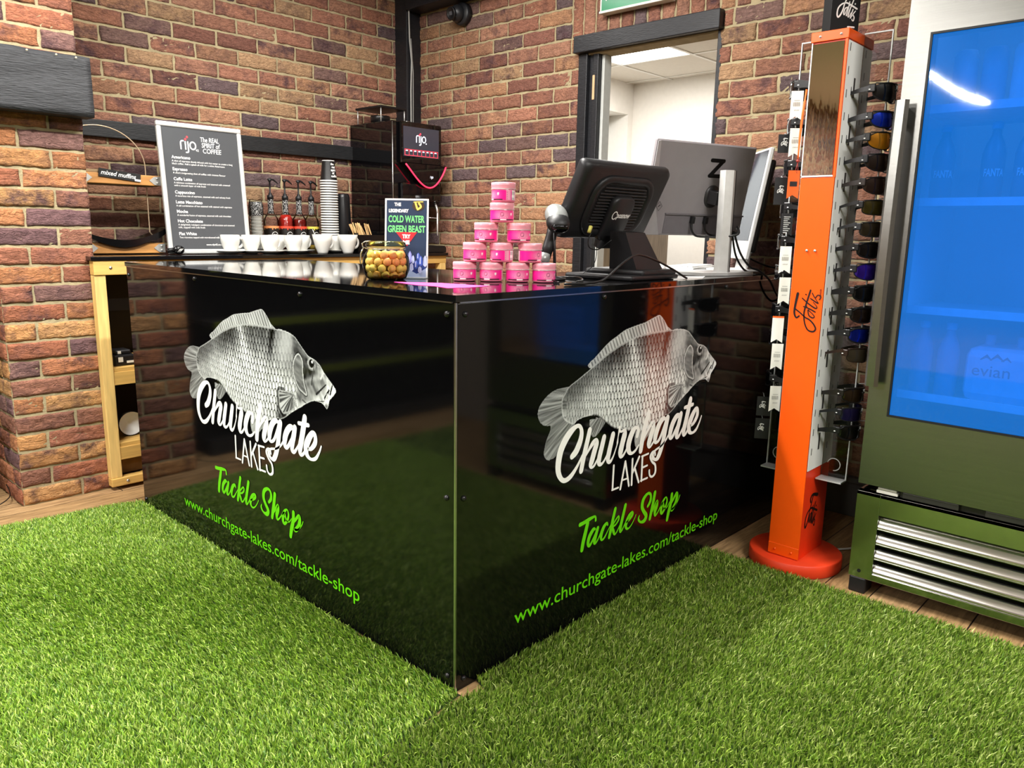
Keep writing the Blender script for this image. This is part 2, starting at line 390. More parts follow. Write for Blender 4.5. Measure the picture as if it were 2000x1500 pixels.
# grey cable running down the corner post
cb = MB(); cb.tube([(XW-.105, YW-.121, 2.5), (XW-.105, YW-.125, 2.45), (XW-.10, YW-.124, 2.3), (XW-.085, YW-.124, 2.17), (XW-.092, YW-.124, 2.0), (XW-.092, YW-.124, 1.05)], .005)
cb.tube([(XW-.088, YW-.122, 2.3), (XW-.072, YW-.122, 2.1), (XW-.08, YW-.122, 1.05)], .003)
tag(cb.build('wall_cable', mat('grey_cable', '9a9a96', rough=.5)), 'grey cable running down the black corner post above the coffee machine', 'cable')

# ------------------------------------------------------------------ doorway and the white room behind it
YL, YR = 1.314, .522
d = bpy.data.objects.new('door_1', None); COL.objects.link(d); d.location = (XW, (YL+YR)/2, 0); d['kind'] = 'structure'
def dl(p): return (p[0]-XW, p[1]-(YL+YR)/2, p[2])
def dbox(name, a, b, m, bev=.003):
    q = MB(); q.box(dl(a), dl(b), bev=bev); return q.build(name, m, d)
dbox('lintel_board', (XW-.045, YR-.015, 2.058), (XW+.09, YL+.012, 2.14), BLK, .004)
dbox('jamb_left', (XW-.012, YL-.055, 0), (XW+.09, YL, 2.058), BLK)
dbox('jamb_stop', (XW+.012, YL-.085, 0), (XW+.085, YL-.055, 2.058), BLK)
dbox('jamb_left_inner', (XW+.0, YL-.118, 0), (XW+.075, YL-.085, 2.058), BLK)
dbox('jamb_right', (XW-.006, YR-.012, 0), (XW+.09, YR+.01, 2.058), BLK)
WHT = mat('white_gloss_paint', 'e8e6e0', rough=.35, var=.02)
dbox('lining_strip', (XW+.03, YL-.135, 0), (XW+.09, YL-.118, 2.05), mat('pale_grey_lining', 'b9bcb8', rough=.4))
dbox('strike_plate', (XW-.004, YL-.1, 1.83), (XW+.01, YL-.086, 1.95), mat('bare_wood_patch', 'c2a27a', rough=.6))
RW = mat('office_wall_paint', 'e9e4dc', rough=.85, var=.02)
XO, YO = 4.5, 2.65
r_ = MB(); r_.box((XO, -.6, 0), (XO+.08, YO+.3, 2.45)); tag(r_.build('wall_office_back', RW), kind='structure')
r_ = MB()   # left wall with the recess of an inner door
for a, b in (((XW+.1, YO, 0), (3.2, YO+.2, 2.45)), ((4.43, YO, 0), (XO, YO+.2, 2.45)), ((3.2, YO, 2.15), (4.43, YO+.2, 2.45))): r_.box(a, b)
tag(r_.build('wall_office_left', RW), kind='structure')
r_ = MB(); r_.box((3.2, YO+.2, 0), (4.43, YO+.24, 2.15)); tag(r_.build('wall_office_recess', mat('pale_blue_white', 'd9e3e6', rough=.5, var=.02)), kind='structure')
r_ = MB(); r_.box((XW+.1, -.7, 0), (XO, -.6, 2.45)); tag(r_.build('wall_office_right', RW), kind='structure')
d2 = bpy.data.objects.new('door_2', None); COL.objects.link(d2); d2.location = (3.95, YO+.17, 0); d2['kind'] = 'structure'
q = MB(); q.box((-.22, -.015, 0), (.24, .02, 2.0), bev=.004)
for k in range(4): q.box((-.18+k*.1, -.02, .1), (-.17+k*.1, -.014, 1.9))
q.build('door_leaf', WHT, d2)
q = MB(); q.tube([(.18, -.02, 1.0), (.18, -.06, 1.0), (.10, -.06, 1.0)], .008); q.build('door_handle', mat('satin_steel', 'b8b8b4', rough=.3, metal=1), d2)
# suspended ceiling: tiles on a grid
r_ = MB()
for i in range(-1, 5):
    for j in range(-1, 7):
        x0 = 3.195-.6+i*.6-.0; y0 = 1.685-.6*2+j*.6-.6
        if i == 1 and j == 3: continue
        xa, xb = max(x0+.008, XW+.1), min(x0+.592, XO); ya, yb = max(y0+.008, -.6), min(y0+.592, YO)
        if xb-xa > .01 and yb-ya > .01: r_.box((xa, ya, 2.4), (xb, yb, 2.42))
tag(r_.build('ceiling_office', mat('ceiling_tile', 'dcd6cc', rough=.9, var=.03)), kind='structure')
r_ = MB()
for i in range(0, 5): r_.box((3.195-.6+i*.6-.012, -.6, 2.394), (3.195-.6+i*.6+.012, YO, 2.4))
for j in range(-1, 8): r_.box((XW+.1, 1.685-1.8+j*.6-.012, 2.3935), (XO, 1.685-1.8+j*.6+.012, 2.3995))
tag(r_.build('ceiling_office_grid', WHT), kind='structure')
r_ = MB(); r_.box((XW+.1, -.7, 2.421), (XO+.08, YO+.25, 2.46)); tag(r_.build('ceiling_office_slab', RW), kind='structure')
pl = MB(); pl.box((3.21, 1.70, 2.402), (3.77, 2.27, 2.425)); tag(pl.build('ceiling_light', mat('lamp_panel', 'ffffff', emit='fffdf8', es=5)), 'bright square ceiling light panel in the white room beyond the doorway', 'ceiling light')
cbn = thing('storage_cabinet', 'grey oak cabinet in the white room, seen under the till screen', 'cabinet', (3.75, 2.3, 0))
gow = mat('grey_oak', '8f8273', rough=.55, var=.25, vscale=6, stretch=(12,12,1))
q = MB(); q.box((-.35,-.3,0),(.35,.3,1.2), bev=.004); q.build('cabinet_body', gow, cbn)
for s in (-1, 1):
    q = MB(); q.box((s*.175-.17,-.318,.04),(s*.175+.17,-.302,1.17), bev=.003); dd = q.build('cabinet_door', gow, cbn)
    q = MB(); q.cyl((s*.03,-.34,.6),(s*.03,-.34,.75),.006); q.build('door_pull', MATS['satin_steel'], dd)

# ------------------------------------------------------------------ grass mats (loose artificial turf): base plus real blades
def grass_material():
    m = bpy.data.materials.new('grass_blades'); m.use_nodes = True; nt = m.node_tree; b = nt.nodes['Principled BSDF']; L = nt.links.new
    a = nt.nodes.new('ShaderNodeAttribute'); a.attribute_name = 'Col'; L(a.outputs['Color'], b.inputs['Base Color'])
    b.inputs['Roughness'].default_value = .38; b.inputs['Specular IOR Level'].default_value = .45
    t = nt.nodes.new('ShaderNodeBsdfTranslucent'); L(a.outputs['Color'], t.inputs[0]); mx = nt.nodes.new('ShaderNodeMixShader'); mx.inputs[0].default_value = .14
    out = nt.nodes['Material Output']; L(b.outputs[0], mx.inputs[1]); L(t.outputs[0], mx.inputs[2]); L(mx.outputs[0], out.inputs[0]); return m
GRASS = grass_material(); GBASE = mat('turf_backing', '2a3f12', rough=.9, var=.4, vscale=200)
def turf(name, label, poly, count, lean, leanamt, palette, hh, swirl=0.0, near=None):
    P = np.array(poly); n = len(P)
    x0, y0 = P.min(0); x1, y1 = P.max(0); pts = []
    tot = 0
    while tot < count:
        q = rng.uniform((x0, y0), (x1, y1), (count, 2)); ins = np.zeros(len(q), bool); j = n-1
        for i in range(n):
            c = ((P[i,1] > q[:,1]) != (P[j,1] > q[:,1])) & (q[:,0] < (P[j,0]-P[i,0])*(q[:,1]-P[i,1])/(P[j,1]-P[i,1]+1e-12)+P[i,0]); ins ^= c; j = i
        q = q[ins]
        if near is not None: q = q[near(q)]
        pts.append(q); tot += len(q)
    q = np.concatenate(pts)[:count]; N = len(q)
    h = rng.uniform(*hh, N); ang = rng.uniform(0, 2*np.pi, N); wd = rng.uniform(.0012, .0022, N)
    la = lean+rng.normal(0, .9, N)+swirl*np.sin(q[:,0]*4+q[:,1]*3)
    amt = np.clip(rng.normal(leanamt, .22, N), .05, 1.1)
    dirx, diry = np.cos(la)*amt, np.sin(la)*amt
    base = np.stack([q[:,0], q[:,1], np.full(N, .004)], 1); side = np.stack([np.cos(ang), np.sin(ang), np.zeros(N)], 1)*wd[:,None]
    mid = base+np.stack([dirx*h*.35, diry*h*.35, h*.55], 1); tip = base+np.stack([dirx*h, diry*h, h*np.sqrt(np.clip(1-amt**2*.6, .15, 1))], 1)
    V = np.stack([base-side, base+side, mid-side*.85, mid+side*.85, tip], 1).reshape(-1, 3)
    k = (np.arange(N)*5)[:,None]
    quads = (k+np.array([0,1,3,2])); tris = (k+np.array([2,3,4]))
    pal = np.array([lin(c) for c in palette]); ci = rng.integers(0, len(pal), N); c = pal[ci]*rng.uniform(.42, 1.2, (N,1))
    C = np.repeat(np.concatenate([np.clip(c,0,1), np.ones((N,1))], 1), 5, axis=0)
    # backing: thin slab following the outline
    nb = len(P); bz = .004; Vb = np.concatenate([np.concatenate([P, np.full((nb,1), z)], 1) for z in (.0005, bz)]); kb = len(V)
    V = np.concatenate([V, Vb]); C = np.concatenate([C, np.tile([.1,.2,.03,1], (2*nb,1))])
    loops = [quads.ravel(), tris.ravel(), np.arange(nb)+kb+nb]; starts = [np.arange(N)*4, 4*N+np.arange(N)*3, np.array([7*N])]
    tots = [np.full(N,4), np.full(N,3), np.array([nb])]
    sd = []
    for i in range(nb): sd += [kb+i, kb+(i+1)%nb, kb+nb+(i+1)%nb, kb+nb+i]
    loops.append(np.array(sd)); starts.append(7*N+nb+np.arange(nb)*4); tots.append(np.full(nb,4))
    loops = np.concatenate(loops); starts = np.concatenate(starts); tots = np.concatenate(tots)
    me = bpy.data.meshes.new(name); me.vertices.add(len(V)); me.vertices.foreach_set('co', V.astype(np.float32).ravel())
    me.loops.add(len(loops)); me.loops.foreach_set('vertex_index', loops.astype(np.int32))
    me.polygons.add(len(starts)); me.polygons.foreach_set('loop_start', starts.astype(np.int32)); me.polygons.foreach_set('loop_total', tots.astype(np.int32))
    mi = np.zeros(len(starts), np.int32); mi[2*N:] = 1
    me.materials.append(GRASS); me.materials.append(GBASE); me.polygons.foreach_set('material_index', mi)
    me.update(calc_edges=True)
    ca = me.color_attributes.new('Col', 'FLOAT_COLOR', 'POINT'); ca.data.foreach_set('color', C.astype(np.float32).ravel())
    ob = bpy.data.objects.new(name, me); COL.objects.link(ob)
    return tag(ob, label, 'artificial grass', kind='stuff')
random.seed(3)
edge1 = [(-.002-.006*random.random(), 1.95-1.93*i/24) for i in range(25)]
left_poly = [(-3.6, 2.03), (-.47, 2.03), (-.1, 1.985)]+edge1+[(-.004, -.02), (-.165, -.045), (-.34, -.085), (-.8, -.2), (-3.6, -.9)]
nearL = lambda q: (q[:,0] > -1.35) | (rng.uniform(size=len(q)) < .12)
turf('artificial_grass', 'bright green artificial grass mat left of the counter, running up to the brick pillar', left_poly, 270000, 2.4, .55,
     ['98bd3c','84ae34','aecf50','6f9a2b','c6de74','568224'], (.011, .021), swirl=.9, near=nearL)
edge2 = [(.075+(1.277-.075)*i/20, -.003-.006*random.random()) for i in range(21)]
right_poly = [(-3.6, -.905), (-.8, -.205), (-.34, -.09), (-.165, -.05), (.0, -.04), (.06, -.05)]+edge2+[(1.285, -1.2), (1.29, -3.4), (-3.6, -3.4)]
nearR = lambda q: ((q[:,0] > -.75) & (q[:,1] > -1.45)) | (rng.uniform(size=len(q)) < .10)
turf('artificial_grass', 'green artificial grass mat right of the counter, reaching to the drinks fridge', right_poly, 270000, -2.2, .38,
     ['a0be4a','8cb03e','b6d062','7a9f36','cfdf86','658a2e'], (.015, .027), swirl=.3, near=nearR)
# ------------------------------------------------------------------ counter with printed gloss panels
ART = json.loads('''{"church":[[[0.4524,0.5372,0.0218],[0.4721,0.5505,0.0277],[0.4894,0.5797,0.0249],[0.4929,0.6035,0.0194],[0.484,0.6202,0.0145],[0.4681,0.623,0.0158],[0.4439,0.6123,0.0255],[0.4205,0.5928,0.0295],[0.4007,0.5648,0.0299],[0.3918,0.5309,0.0282],[0.3931,0.5026,0.0238],[0.4077,0.4792,0.0177],[0.4264,0.4718,0.0172],[0.4508,0.4795,0.0187],[0.4779,0.5023,0.0132],[0.5017,0.5322,0.0084]],[[0.5317,0.6006,0.0221],[0.5194,0.5617,0.0238],[0.5071,0.5229,0.0238],[0.4973,0.4846,0.0221]],[[0.509,0.5184,0.0067],[0.5304,0.5409,0.0117],[0.549,0.5581,0.0182],[0.5635,0.5657,0.0127],[0.5676,0.5545,0.0245],[0.5589,0.5332,0.0263],[0.5488,0.5079,0.0263],[0.5432,0.4923,0.0224],[0.5487,0.4838,0.0107],[0.5617,0.4884,0.0103],[0.5821,0.5116,0.007]],[[0.604,0.5655,0.0233],[0.594,0.5367,0.0251],[0.5841,0.5069,0.025],[0.5835,0.4901,0.0215],[0.5942,0.4835,0.0127],[0.6107,0.4929,0.0089],[0.6315,0.5186,0.0073]],[[0.6491,0.5656,0.024],[0.6391,0.5343,0.0258],[0.6292,0.5019,0.0257],[0.6302,0.4866,0.0196],[0.6411,0.4821,0.0133],[0.6559,0.4964,0.0082],[0.6715,0.5258,0.0056],[0.6743,0.5361,0.0094],[0.6766,0.553,0.0053],[0.6821,0.5758,0.0113]],[[0.6816,0.5823,0.0122],[0.688,0.5682,0.0083],[0.708,0.5679,0.0144],[0.7108,0.5554,0.0287],[0.7003,0.5268,0.0287],[0.6932,0.5019,0.0286],[0.6961,0.487,0.0156],[0.7105,0.4896,0.0111],[0.7292,0.5101,0.0077]],[[0.7813,0.538,0.02],[0.7856,0.555,0.0194],[0.7751,0.5658,0.0121],[0.7569,0.558,0.0266],[0.7419,0.5364,0.0293],[0.7344,0.5135,0.0291],[0.7397,0.4947,0.0224],[0.7536,0.4852,0.0121],[0.774,0.4901,0.0111],[0.7919,0.5046,0.0078]],[[0.8415,0.6015,0.0266],[0.8267,0.5702,0.0286],[0.813,0.5276,0.0286],[0.8053,0.4838,0.0246]],[[0.8143,0.5138,0.0073],[0.8354,0.5393,0.0121],[0.8572,0.5604,0.0178],[0.8708,0.5649,0.017],[0.8724,0.5486,0.0274],[0.8608,0.5233,0.0294],[0.8512,0.4976,0.0272],[0.8564,0.4851,0.0106],[0.8716,0.4937,0.0102],[0.8863,0.5093,0.0075]],[[0.9447,0.5638,0.0115],[0.9317,0.5683,0.0194],[0.9102,0.5558,0.0272],[0.8925,0.529,0.0299],[0.8867,0.5046,0.0253],[0.896,0.4936,0.0128],[0.9155,0.5039,0.0149],[0.937,0.5372,0.0152],[0.9551,0.5644,0.0262]],[[0.957,0.5664,0.0265],[0.9476,0.5353,0.0287],[0.9374,0.4927,0.0265],[0.924,0.4601,0.0264],[0.9095,0.4395,0.0232],[0.8934,0.4358,0.012],[0.8803,0.4456,0.0171],[0.8791,0.4574,0.015],[0.8943,0.4683,0.0096],[0.9266,0.476,0.0086],[0.9543,0.4919,0.0094],[0.9734,0.5119,0.0088]],[[1.0326,0.5633,0.0163],[1.0131,0.5618,0.0249],[0.9916,0.5418,0.029],[0.9794,0.5156,0.0293],[0.9793,0.4966,0.0205],[0.9924,0.4942,0.0168],[1.0119,0.5145,0.0158],[1.0309,0.5398,0.0161],[1.0371,0.5626,0.0231]],[[1.0412,0.5655,0.0254],[1.0331,0.5394,0.0277],[1.023,0.5125,0.0277],[1.021,0.4913,0.0216],[1.0345,0.4888,0.015],[1.0543,0.5093,0.0092],[1.0677,0.5286,0.0084]],[[1.0989,0.6081,0.0261],[1.0909,0.5804,0.0294],[1.0777,0.539,0.0294],[1.066,0.5047,0.0284],[1.068,0.4874,0.0154],[1.0833,0.4919,0.0128],[1.1013,0.5131,0.0095]],[[1.0634,0.5847,0.0142],[1.0925,0.5861,0.0162],[1.1174,0.5879,0.0149]],[[1.1059,0.5123,0.008],[1.1283,0.5182,0.016],[1.151,0.5414,0.0221],[1.1506,0.5636,0.0203],[1.1363,0.5659,0.0222],[1.1158,0.5448,0.0295],[1.1007,0.5181,0.0313],[1.1034,0.4956,0.0239],[1.1231,0.4846,0.0117],[1.1502,0.4921,0.014],[1.1708,0.5158,0.0099],[1.1824,0.5363,0.007]]],"lakes":[[[0.66,0.4651,0.0101],[0.6585,0.3885,0.0102]],[[0.656,0.3873,0.0071],[0.6899,0.3876,0.0072]],[[0.7007,0.3801,0.0106],[0.7217,0.4651,0.0106]],[[0.7217,0.4651,0.0101],[0.7472,0.3804,0.0103]],[[0.7078,0.4069,0.0063],[0.7394,0.4068,0.0064]],[[0.761,0.4647,0.0107],[0.7624,0.38,0.0108]],[[0.7985,0.4648,0.011],[0.7641,0.4189,0.0108]],[[0.775,0.4335,0.01],[0.8021,0.3794,0.0102]],[[0.817,0.4621,0.0111],[0.8176,0.3804,0.0112]],[[0.813,0.4629,0.0076],[0.8511,0.465,0.0077]],[[0.8184,0.424,0.0078],[0.8479,0.4257,0.0079]],[[0.8136,0.3813,0.0077],[0.852,0.3823,0.0079]],[[0.8918,0.4525,0.0104],[0.8885,0.466,0.0065],[0.8725,0.4634,0.0108],[0.8636,0.4514,0.0117],[0.8754,0.4326,0.0098],[0.8953,0.4167,0.0111],[0.8979,0.3902,0.0123],[0.8805,0.38,0.0089],[0.8655,0.3881,0.0091],[0.8611,0.4054,0.0103]]],"tackle":[[[0.5014,0.3169,0.0155],[0.5235,0.3185,0.0147],[0.5473,0.3218,0.0147],[0.5746,0.3232,0.0085],[0.5785,0.3103,0.0109]],[[0.5388,0.3124,0.0179],[0.5286,0.2821,0.0196],[0.5197,0.2554,0.0195],[0.515,0.2333,0.0179]],[[0.5772,0.2821,0.0086],[0.5679,0.2827,0.016],[0.5506,0.266,0.0182],[0.5443,0.2462,0.0161],[0.5525,0.2358,0.0119],[0.5698,0.2525,0.01],[0.5869,0.2754,0.0101]],[[0.5911,0.2821,0.0152],[0.5831,0.2625,0.0169],[0.5766,0.2425,0.0167],[0.5802,0.2345,0.009],[0.5922,0.2419,0.0068],[0.6065,0.2618,0.0051]],[[0.6419,0.2779,0.0082],[0.6366,0.2844,0.0115],[0.6213,0.2756,0.0171],[0.6101,0.2547,0.0178],[0.6129,0.2369,0.0093],[0.627,0.2398,0.0085],[0.6448,0.2589,0.0052],[0.6598,0.275,0.0042]],[[0.6793,0.3204,0.0159],[0.6699,0.2925,0.017],[0.6609,0.2605,0.0177],[0.653,0.2342,0.0149]],[[0.6654,0.2653,0.0063],[0.6822,0.281,0.0077],[0.698,0.2911,0.0073],[0.7005,0.2802,0.009],[0.6865,0.2676,0.0076],[0.6706,0.2619,0.0089],[0.675,0.2463,0.0145],[0.6824,0.235,0.0082],[0.695,0.2427,0.0064],[0.7072,0.2578,0.0051]],[[0.7343,0.3184,0.0164],[0.7234,0.2863,0.0175],[0.7126,0.2521,0.0175],[0.7122,0.2357,0.0114],[0.722,0.2391,0.0072],[0.7375,0.2577,0.0051]],[[0.741,0.2567,0.0047],[0.7609,0.2637,0.0106],[0.7772,0.2761,0.0132],[0.773,0.2845,0.0102],[0.7566,0.2754,0.0165],[0.7429,0.2541,0.0186],[0.7441,0.2392,0.0119],[0.7565,0.2336,0.0076],[0.7732,0.2415,0.0055],[0.7892,0.2582,0.0045],[0.797,0.2698,0.0038]],[[0.864,0.2809,0.0117],[0.879,0.2963,0.0159],[0.8789,0.3178,0.0123],[0.8616,0.3262,0.0119],[0.8375,0.3131,0.0184],[0.8307,0.2895,0.0189],[0.8415,0.2697,0.0165],[0.8577,0.2504,0.019],[0.8482,0.2358,0.0184],[0.8265,0.2364,0.0091],[0.8128,0.2497,0.0107],[0.8172,0.2612,0.0046]],[[0.9046,0.319,0.0181],[0.8967,0.2854,0.0193],[0.8883,0.2573,0.0193],[0.8813,0.2332,0.0161]],[[0.8908,0.2502,0.0056],[0.9074,0.2719,0.0121],[0.921,0.2857,0.0114],[0.9206,0.2706,0.0196],[0.9112,0.2513,0.0196],[0.9128,0.2356,0.0097],[0.9254,0.241,0.0072],[0.9427,0.2584,0.0049]],[[0.9427,0.2584,0.0049],[0.9601,0.2759,0.0122],[0.9765,0.285,0.0064],[0.984,0.2699,0.0105],[0.9746,0.2479,0.0118],[0.9568,0.2327,0.0122],[0.948,0.2438,0.0164],[0.9571,0.2679,0.0153],[0.9708,0.2467,0.0066],[0.9864,0.2471,0.0048],[1.0006,0.2612,0.0042]],[[1.0137,0.2857,0.0179],[1.0107,0.2587,0.0193],[0.9984,0.2261,0.0206],[0.9913,0.2001,0.0172]],[[1.0061,0.2465,0.0063],[1.024,0.2642,0.0119],[1.044,0.2828,0.0134],[1.0493,0.2714,0.0174],[1.0418,0.2485,0.0197],[1.0237,0.2307,0.0189],[1.0157,0.2305,0.0117],[1.0353,0.2344,0.0075],[1.0574,0.2536,0.0052],[1.0678,0.2702,0.0044]]],"fish":{"body":[[0.428,0.7447],[0.4608,0.7579],[0.4943,0.7713],[0.5253,0.7844],[0.5537,0.796],[0.5987,0.8153],[0.6553,0.834],[0.7072,0.8477],[0.7611,0.8565],[0.8172,0.8602],[0.8755,0.8618],[0.9319,0.8616],[0.9567,0.8618],[0.9902,0.8621],[1.0293,0.8576],[1.061,0.8477],[1.0829,0.832],[1.1101,0.8121],[1.13,0.7997],[1.1634,0.7918],[1.1885,0.7798],[1.205,0.7637],[1.2318,0.7439],[1.2534,0.7293],[1.2661,0.7156],[1.2572,0.7018],[1.244,0.691],[1.231,0.679],[1.2257,0.6636],[1.2176,0.6523],[1.2072,0.6574],[1.1942,0.6652],[1.1655,0.6677],[1.1381,0.6628],[1.1118,0.6519],[1.0819,0.6369],[1.0481,0.6203],[1.0191,0.6058],[0.9907,0.589],[0.9622,0.5772],[0.9331,0.5751],[0.9012,0.5643],[0.8699,0.5536],[0.8266,0.5499],[0.7799,0.5538],[0.7305,0.5616],[0.6859,0.5729],[0.6567,0.5824],[0.6312,0.5955],[0.6059,0.6125],[0.5846,0.6265],[0.5639,0.6372],[0.5439,0.6405],[0.5177,0.6439],[0.4923,0.642],[0.4705,0.6377],[0.4553,0.6303],[0.4302,0.6406],[0.4083,0.6561],[0.3996,0.6829],[0.3997,0.7119],[0.4138,0.7292]],"tail":[[0.428,0.7447],[0.4011,0.7445],[0.3747,0.7443],[0.3463,0.7369],[0.3241,0.725],[0.3078,0.7106],[0.2999,0.6987],[0.2977,0.684],[0.3024,0.6701],[0.3127,0.657],[0.33,0.6473],[0.3531,0.6427],[0.348,0.6258],[0.3372,0.6085],[0.3308,0.5904],[0.3273,0.5698],[0.3336,0.5549],[0.3455,0.5466],[0.36,0.5465],[0.3775,0.5497],[0.3918,0.5626],[0.4058,0.5837],[0.42,0.6028],[0.4437,0.6164],[0.4615,0.6312],[0.4424,0.6425],[0.4171,0.6605],[0.4071,0.6817],[0.4057,0.711],[0.4167,0.7308]],"dorsal":[[0.5253,0.7834],[0.5103,0.794],[0.5209,0.8037],[0.5396,0.8125],[0.5584,0.8235],[0.5773,0.8355],[0.5965,0.8467],[0.6193,0.8577],[0.6426,0.8657],[0.6661,0.8749],[0.6935,0.884],[0.7289,0.8894],[0.7578,0.8935],[0.7947,0.8981],[0.832,0.9072],[0.8701,0.9153],[0.8844,0.9111],[0.9083,0.8931],[0.9265,0.8742],[0.9526,0.861],[0.9323,0.8582],[0.8757,0.8596],[0.8174,0.858],[0.7613,0.8543],[0.7073,0.8456],[0.6555,0.8319],[0.5988,0.8132],[0.5538,0.794]],"fin1":[[0.5507,0.6374],[0.5593,0.6308],[0.5313,0.6334],[0.529,0.6175],[0.5369,0.5955],[0.5445,0.5776],[0.5645,0.576],[0.587,0.5907],[0.6077,0.6122],[0.5846,0.6276]],"fin2":[[0.7692,0.5469],[0.7678,0.5182],[0.7771,0.4985],[0.7886,0.4985],[0.8189,0.5061],[0.841,0.5224],[0.8712,0.5397],[0.846,0.5533],[0.7797,0.5561]],"pect":[[0.9554,0.6409],[0.9567,0.6684],[0.9776,0.6701],[1.0201,0.6737],[1.047,0.6677],[1.0532,0.6528],[1.0425,0.6306],[1.0183,0.613],[0.9932,0.605],[0.9766,0.6006],[0.9579,0.6174]],"gill":[[1.0759,0.7978],[1.0516,0.7793],[1.0418,0.7502],[1.0496,0.7214],[1.0704,0.6954],[1.0895,0.6859],[1.1128,0.6805],[1.0994,0.7155],[1.095,0.7514],[1.0964,0.7771]],"pts":[[1.1466,0.778],[1.2238,0.6958],[0.8995,0.8609],[1.0293,0.8576],[0.9396,0.7117]]}}''')
GLOSS = mat('black_gloss_panel', '070708', rough=.07, coat=.0, var=.1, spec=.55, bump=.02, bscale=9)
TOPM = mat('black_gloss_top', '0b0b0c', rough=.05, var=.2, spec=.8, bump=.015, bscale=7)
ALU = mat('aluminium_trim', 'b5b6b4', rough=.28, metal=1)
PINE = mat('pine_timber', 'd9b670', rough=.6, var=.16, vscale=5, stretch=(14,14,1.2), bump=.15)
PINEX = mat('pine_timber_along', 'cfa65c', rough=.6, var=.18, vscale=5, stretch=(1.2,14,14), bump=.15)
LX, LY = XW-.012, 1.934
counter = thing('shop_counter', 'large black gloss L-shaped shop counter with two printed fish panels', 'counter')
p = MB(); p.box((0, .006, .002), (.012, LY, .998), bev=.001); side_l = p.build('side_panel', GLOSS, counter); side_l['label'] = 'left black gloss printed panel'
p = MB(); p.box((.006, 0, .002), (LX, .012, .998), bev=.001); side_r = p.build('front_panel', GLOSS, counter); side_r['label'] = 'right black gloss printed panel'
p = MB()
out = [(-.004,-.004),(LX,-.004),(LX,.545),(.765,.545),(.765,LY+.004),(-.004,LY+.004)]
p.prism(out, basis((0,0,1.002),(1,0,0),(0,1,0),(0,0,1)), .016); p.build('worktop', TOPM, counter)
p = MB(); p.box((.0008,.0008,.002),(.0062,.0062,1.0), bev=.0006); p.build('corner_trim', ALU, counter)
p = MB(); p.box((-.001,.013,.9982),(.004,LY,1.0018)); p.box((.013,-.001,.9982),(LX,.004,1.0018)); p.build('edge_trim', ALU, counter)
p = MB(); p.box((.745,.57,.04),(.757,LY,.998)); p.box((.745,.525,.04),(LX-.05,.537,.998)); p.box((.03,LY-.03,.04),(.73,LY-.012,.998)); p.build('back_panel', PINEX, counter)
p = MB()
for a in (.02, .70):
    for b in (.02, .5, LY-.08): p.box((a,b,.0),(a+.045,b+.045,.99))
for a in (1.3, LX-.06): p.box((a,.03,0),(a+.045,.075,.99))
p.box((.014,.02,.94),(.06,LY-.03,.99)); p.box((.06,.014,.94),(LX-.02,.06,.99))
p.box((.014,.02,.0),(.06,LY-.03,.045)); p.box((.06,.014,.0),(LX-.02,.06,.045)); p.build('timber_frame', PINE, counter)
SCREW = mat('black_screw_cap', '17171a', rough=.3, spec=.6)
for (y, z) in ((.03,.972),(.032,.517),(.028,.035),(.663,.976),(1.335,.984),(1.915,.968),(1.915,.03)):
    q = MB(); q.lathe([(.0001,-.0065),(.004,-.006),(.0068,-.0035),(.0075,0)], (0,y,z), n=14, axis='x', cap=False); q.build('screw_cap', SCREW, counter)
for (x, z) in ((.03,.972),(.028,.517),(.031,.026),(.577,.986),(1.3,.986),(1.9,.986)):
    q = MB(); q.lathe([(.0001,-.0065),(.004,-.006),(.0068,-.0035),(.0075,0)], (x,0,z), n=14, axis='y', cap=False); q.build('screw_cap', SCREW, counter)

# the carp print: a fine grid of printed colour cut to the fish's outline
def inpoly(P, X, Y):
    P = np.array(P); ins = np.zeros(X.shape, bool); j = len(P)-1
    for i in range(len(P)):
        c = ((P[i,1] > Y) != (P[j,1] > Y)) & (X < (P[j,0]-P[i,0])*(Y-P[i,1])/(P[j,1]-P[i,1]+1e-12)+P[i,0]); ins ^= c; j = i
    return ins
def smooth_poly(P, k=4):
    P = np.array(P, float); n = len(P); out = []
    for i in range(n):
        p0,p1,p2,p3 = P[i-1],P[i],P[(i+1)%n],P[(i+2)%n]
        for t in np.arange(k)/k: out.append(.5*((2*p1)+(-p0+p2)*t+(2*p0-5*p1+4*p2-p3)*t*t+(-p0+3*p1-3*p2+p3)*t**3))
    return np.array(out)
def sstep(a, b, x): t = np.clip((x-a)/(b-a), 0, 1); return t*t*(3-2*t)
def dist_poly(P, X, Y):
    P = np.array(P); D = np.full(X.shape, 9.); n = len(P)
    for i in range(n):
        a = P[i]; b = P[(i+1)%n]; d = b-a; t = np.clip(((X-a[0])*d[0]+(Y-a[1])*d[1])/(d@d+1e-12), 0, 1)
        D = np.minimum(D, np.hypot(X-a[0]-t*d[0], Y-a[1]-t*d[1]))
    return D
